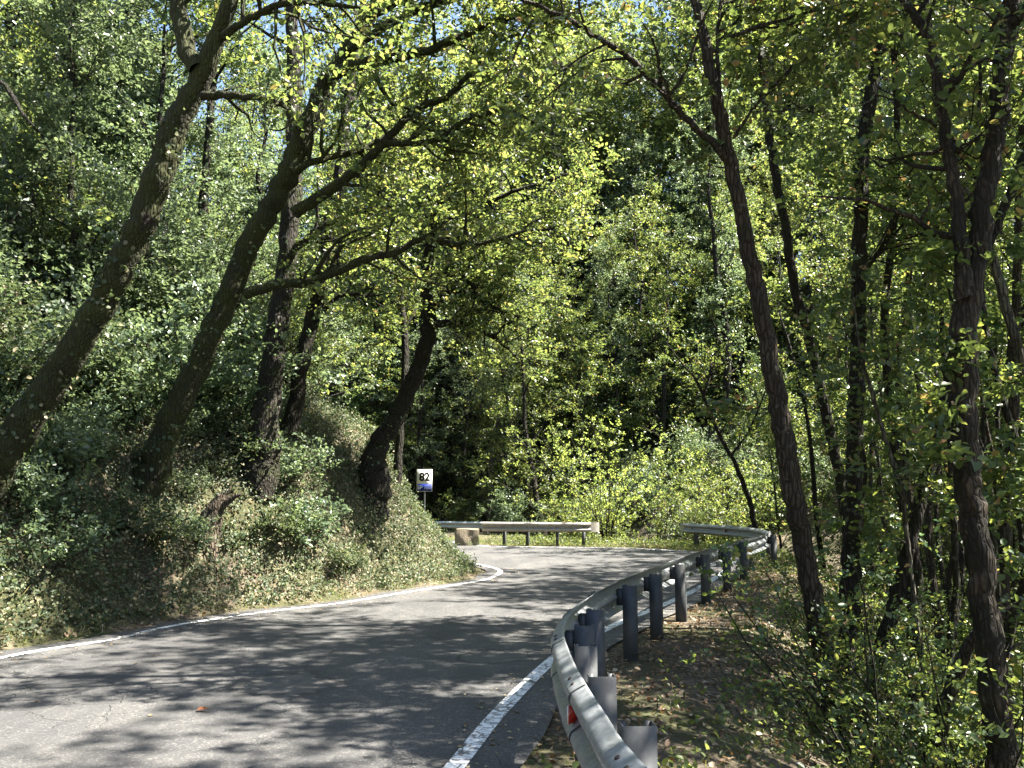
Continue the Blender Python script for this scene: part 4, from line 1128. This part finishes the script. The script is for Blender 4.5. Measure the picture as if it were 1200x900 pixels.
# stone block at the end of the tan guardrail
def block():
    c = P(547, 628, 28.7); x0, y0 = c[0], 28.7; z = tz(x0, y0)
    rg = np.random.default_rng(8)
    b = Buf(); k = 8
    s = np.array([.78, .5, .66])
    gx = np.linspace(-.5, .5, k)
    def face(u, v, w, sgn):
        A_, B_ = np.meshgrid(gx, gx, indexing='ij')
        p = np.zeros((k * k, 3)); p[:, u] = A_.ravel(); p[:, v] = B_.ravel(); p[:, w] = .5 * sgn
        p *= 1 - .05 * (np.abs(p[:, [0]] * p[:, [1]]) * 4 + np.abs(p[:, [1]] * p[:, [2]]) * 4 + np.abs(p[:, [0]] * p[:, [2]]) * 4) / 3
        p = p * s
        p += .018 * np.column_stack([np.sin(p[:, 1] * 9 + p[:, 2] * 13), np.sin(p[:, 0] * 11 + p[:, 2] * 7), np.sin(p[:, 0] * 8 + p[:, 1] * 12)])
        i, j = np.meshgrid(np.arange(k - 1), np.arange(k - 1), indexing='ij')
        f = np.stack([i * k + j, (i + 1) * k + j, (i + 1) * k + j + 1, i * k + j + 1], -1).reshape(-1, 4)
        b.add(p + np.array([0, 0, .27]), f)
    for u, v, w in ((0, 1, 2), (1, 2, 0), (2, 0, 1)):
        face(u, v, w, 1); face(u, v, w, -1)
    o = b.obj('stone_block', M['concrete'])
    o.location = (x0, y0, z); o.rotation_euler = (0, 0, .15)
    tag(o, 'weathered square stone block at the left end of the tan guardrail', 'stone block')
block()

# ------------------------------------------------------------------ kilometre sign
def text(name, s, h, m, parent, loc, bold=0.0, sx=1.0, extr=.0015):
    cu = bpy.data.curves.new(name, 'FONT')
    cu.body = s; cu.size = h / .7; cu.align_x = 'CENTER'; cu.align_y = 'CENTER'; cu.offset = bold; cu.extrude = extr
    t = bpy.data.objects.new(name, cu)
    COL.objects.link(t)
    dg = bpy.context.evaluated_depsgraph_get(); dg.update()
    me = bpy.data.meshes.new_from_object(t.evaluated_get(dg))
    bpy.data.objects.remove(t)
    o = bpy.data.objects.new(name, me); COL.objects.link(o)
    me.materials.clear(); me.materials.append(m)
    o.parent = parent; o.location = loc; o.rotation_euler = (math.pi / 2, 0, 0); o.scale = (sx, 1, 1)
    return o
def sign():
    Ys = 24.0
    c = P(497.5, 563, Ys); x0 = c[0]; z0 = tz(x0, Ys)
    root = empty('kilometre_sign', (x0, Ys, z0), label='white and blue kilometre sign reading 82 on a thin post beyond the bank', cat='road sign')
    w = 18 * Ys / FPX; top = P(497.5, 550, Ys)[2] - z0; bot = P(497.5, 576, Ys)[2] - z0
    h = top - bot
    b = Buf(); tube(b, [(0, .05, -.3), (0, .05, top - .05)], [.024, .024], 10); b.obj('post', M['galv_post'], root, smooth=True)
    b = Buf(); box(b, (0, 0, (top + bot) / 2), (w, .012, h)); b.obj('plate', M['sign_white'], root)
    b = Buf(); hb = h * .32; box(b, (0, -.0085, bot + hb / 2 + .012), (w - .03, .004, hb)); bl = b.obj('blue_panel', M['sign_blue'], root)
    b = Buf(); box(b, (0, .028, top - .14), (w * .6, .03, .03)); box(b, (0, .028, bot + .12), (w * .6, .03, .03)); b.obj('bracket', M['galv_post'], root)
    text('number', '82', h * .35, M['sign_black'], root, (0, -.008, bot + h * .64), bold=.013, sx=.95)
    text('lettering', 'SP 160', hb * .52, M['sign_text'], bl, (0, -.0135, bot + hb / 2 + .012), bold=.002, sx=.95)
sign()
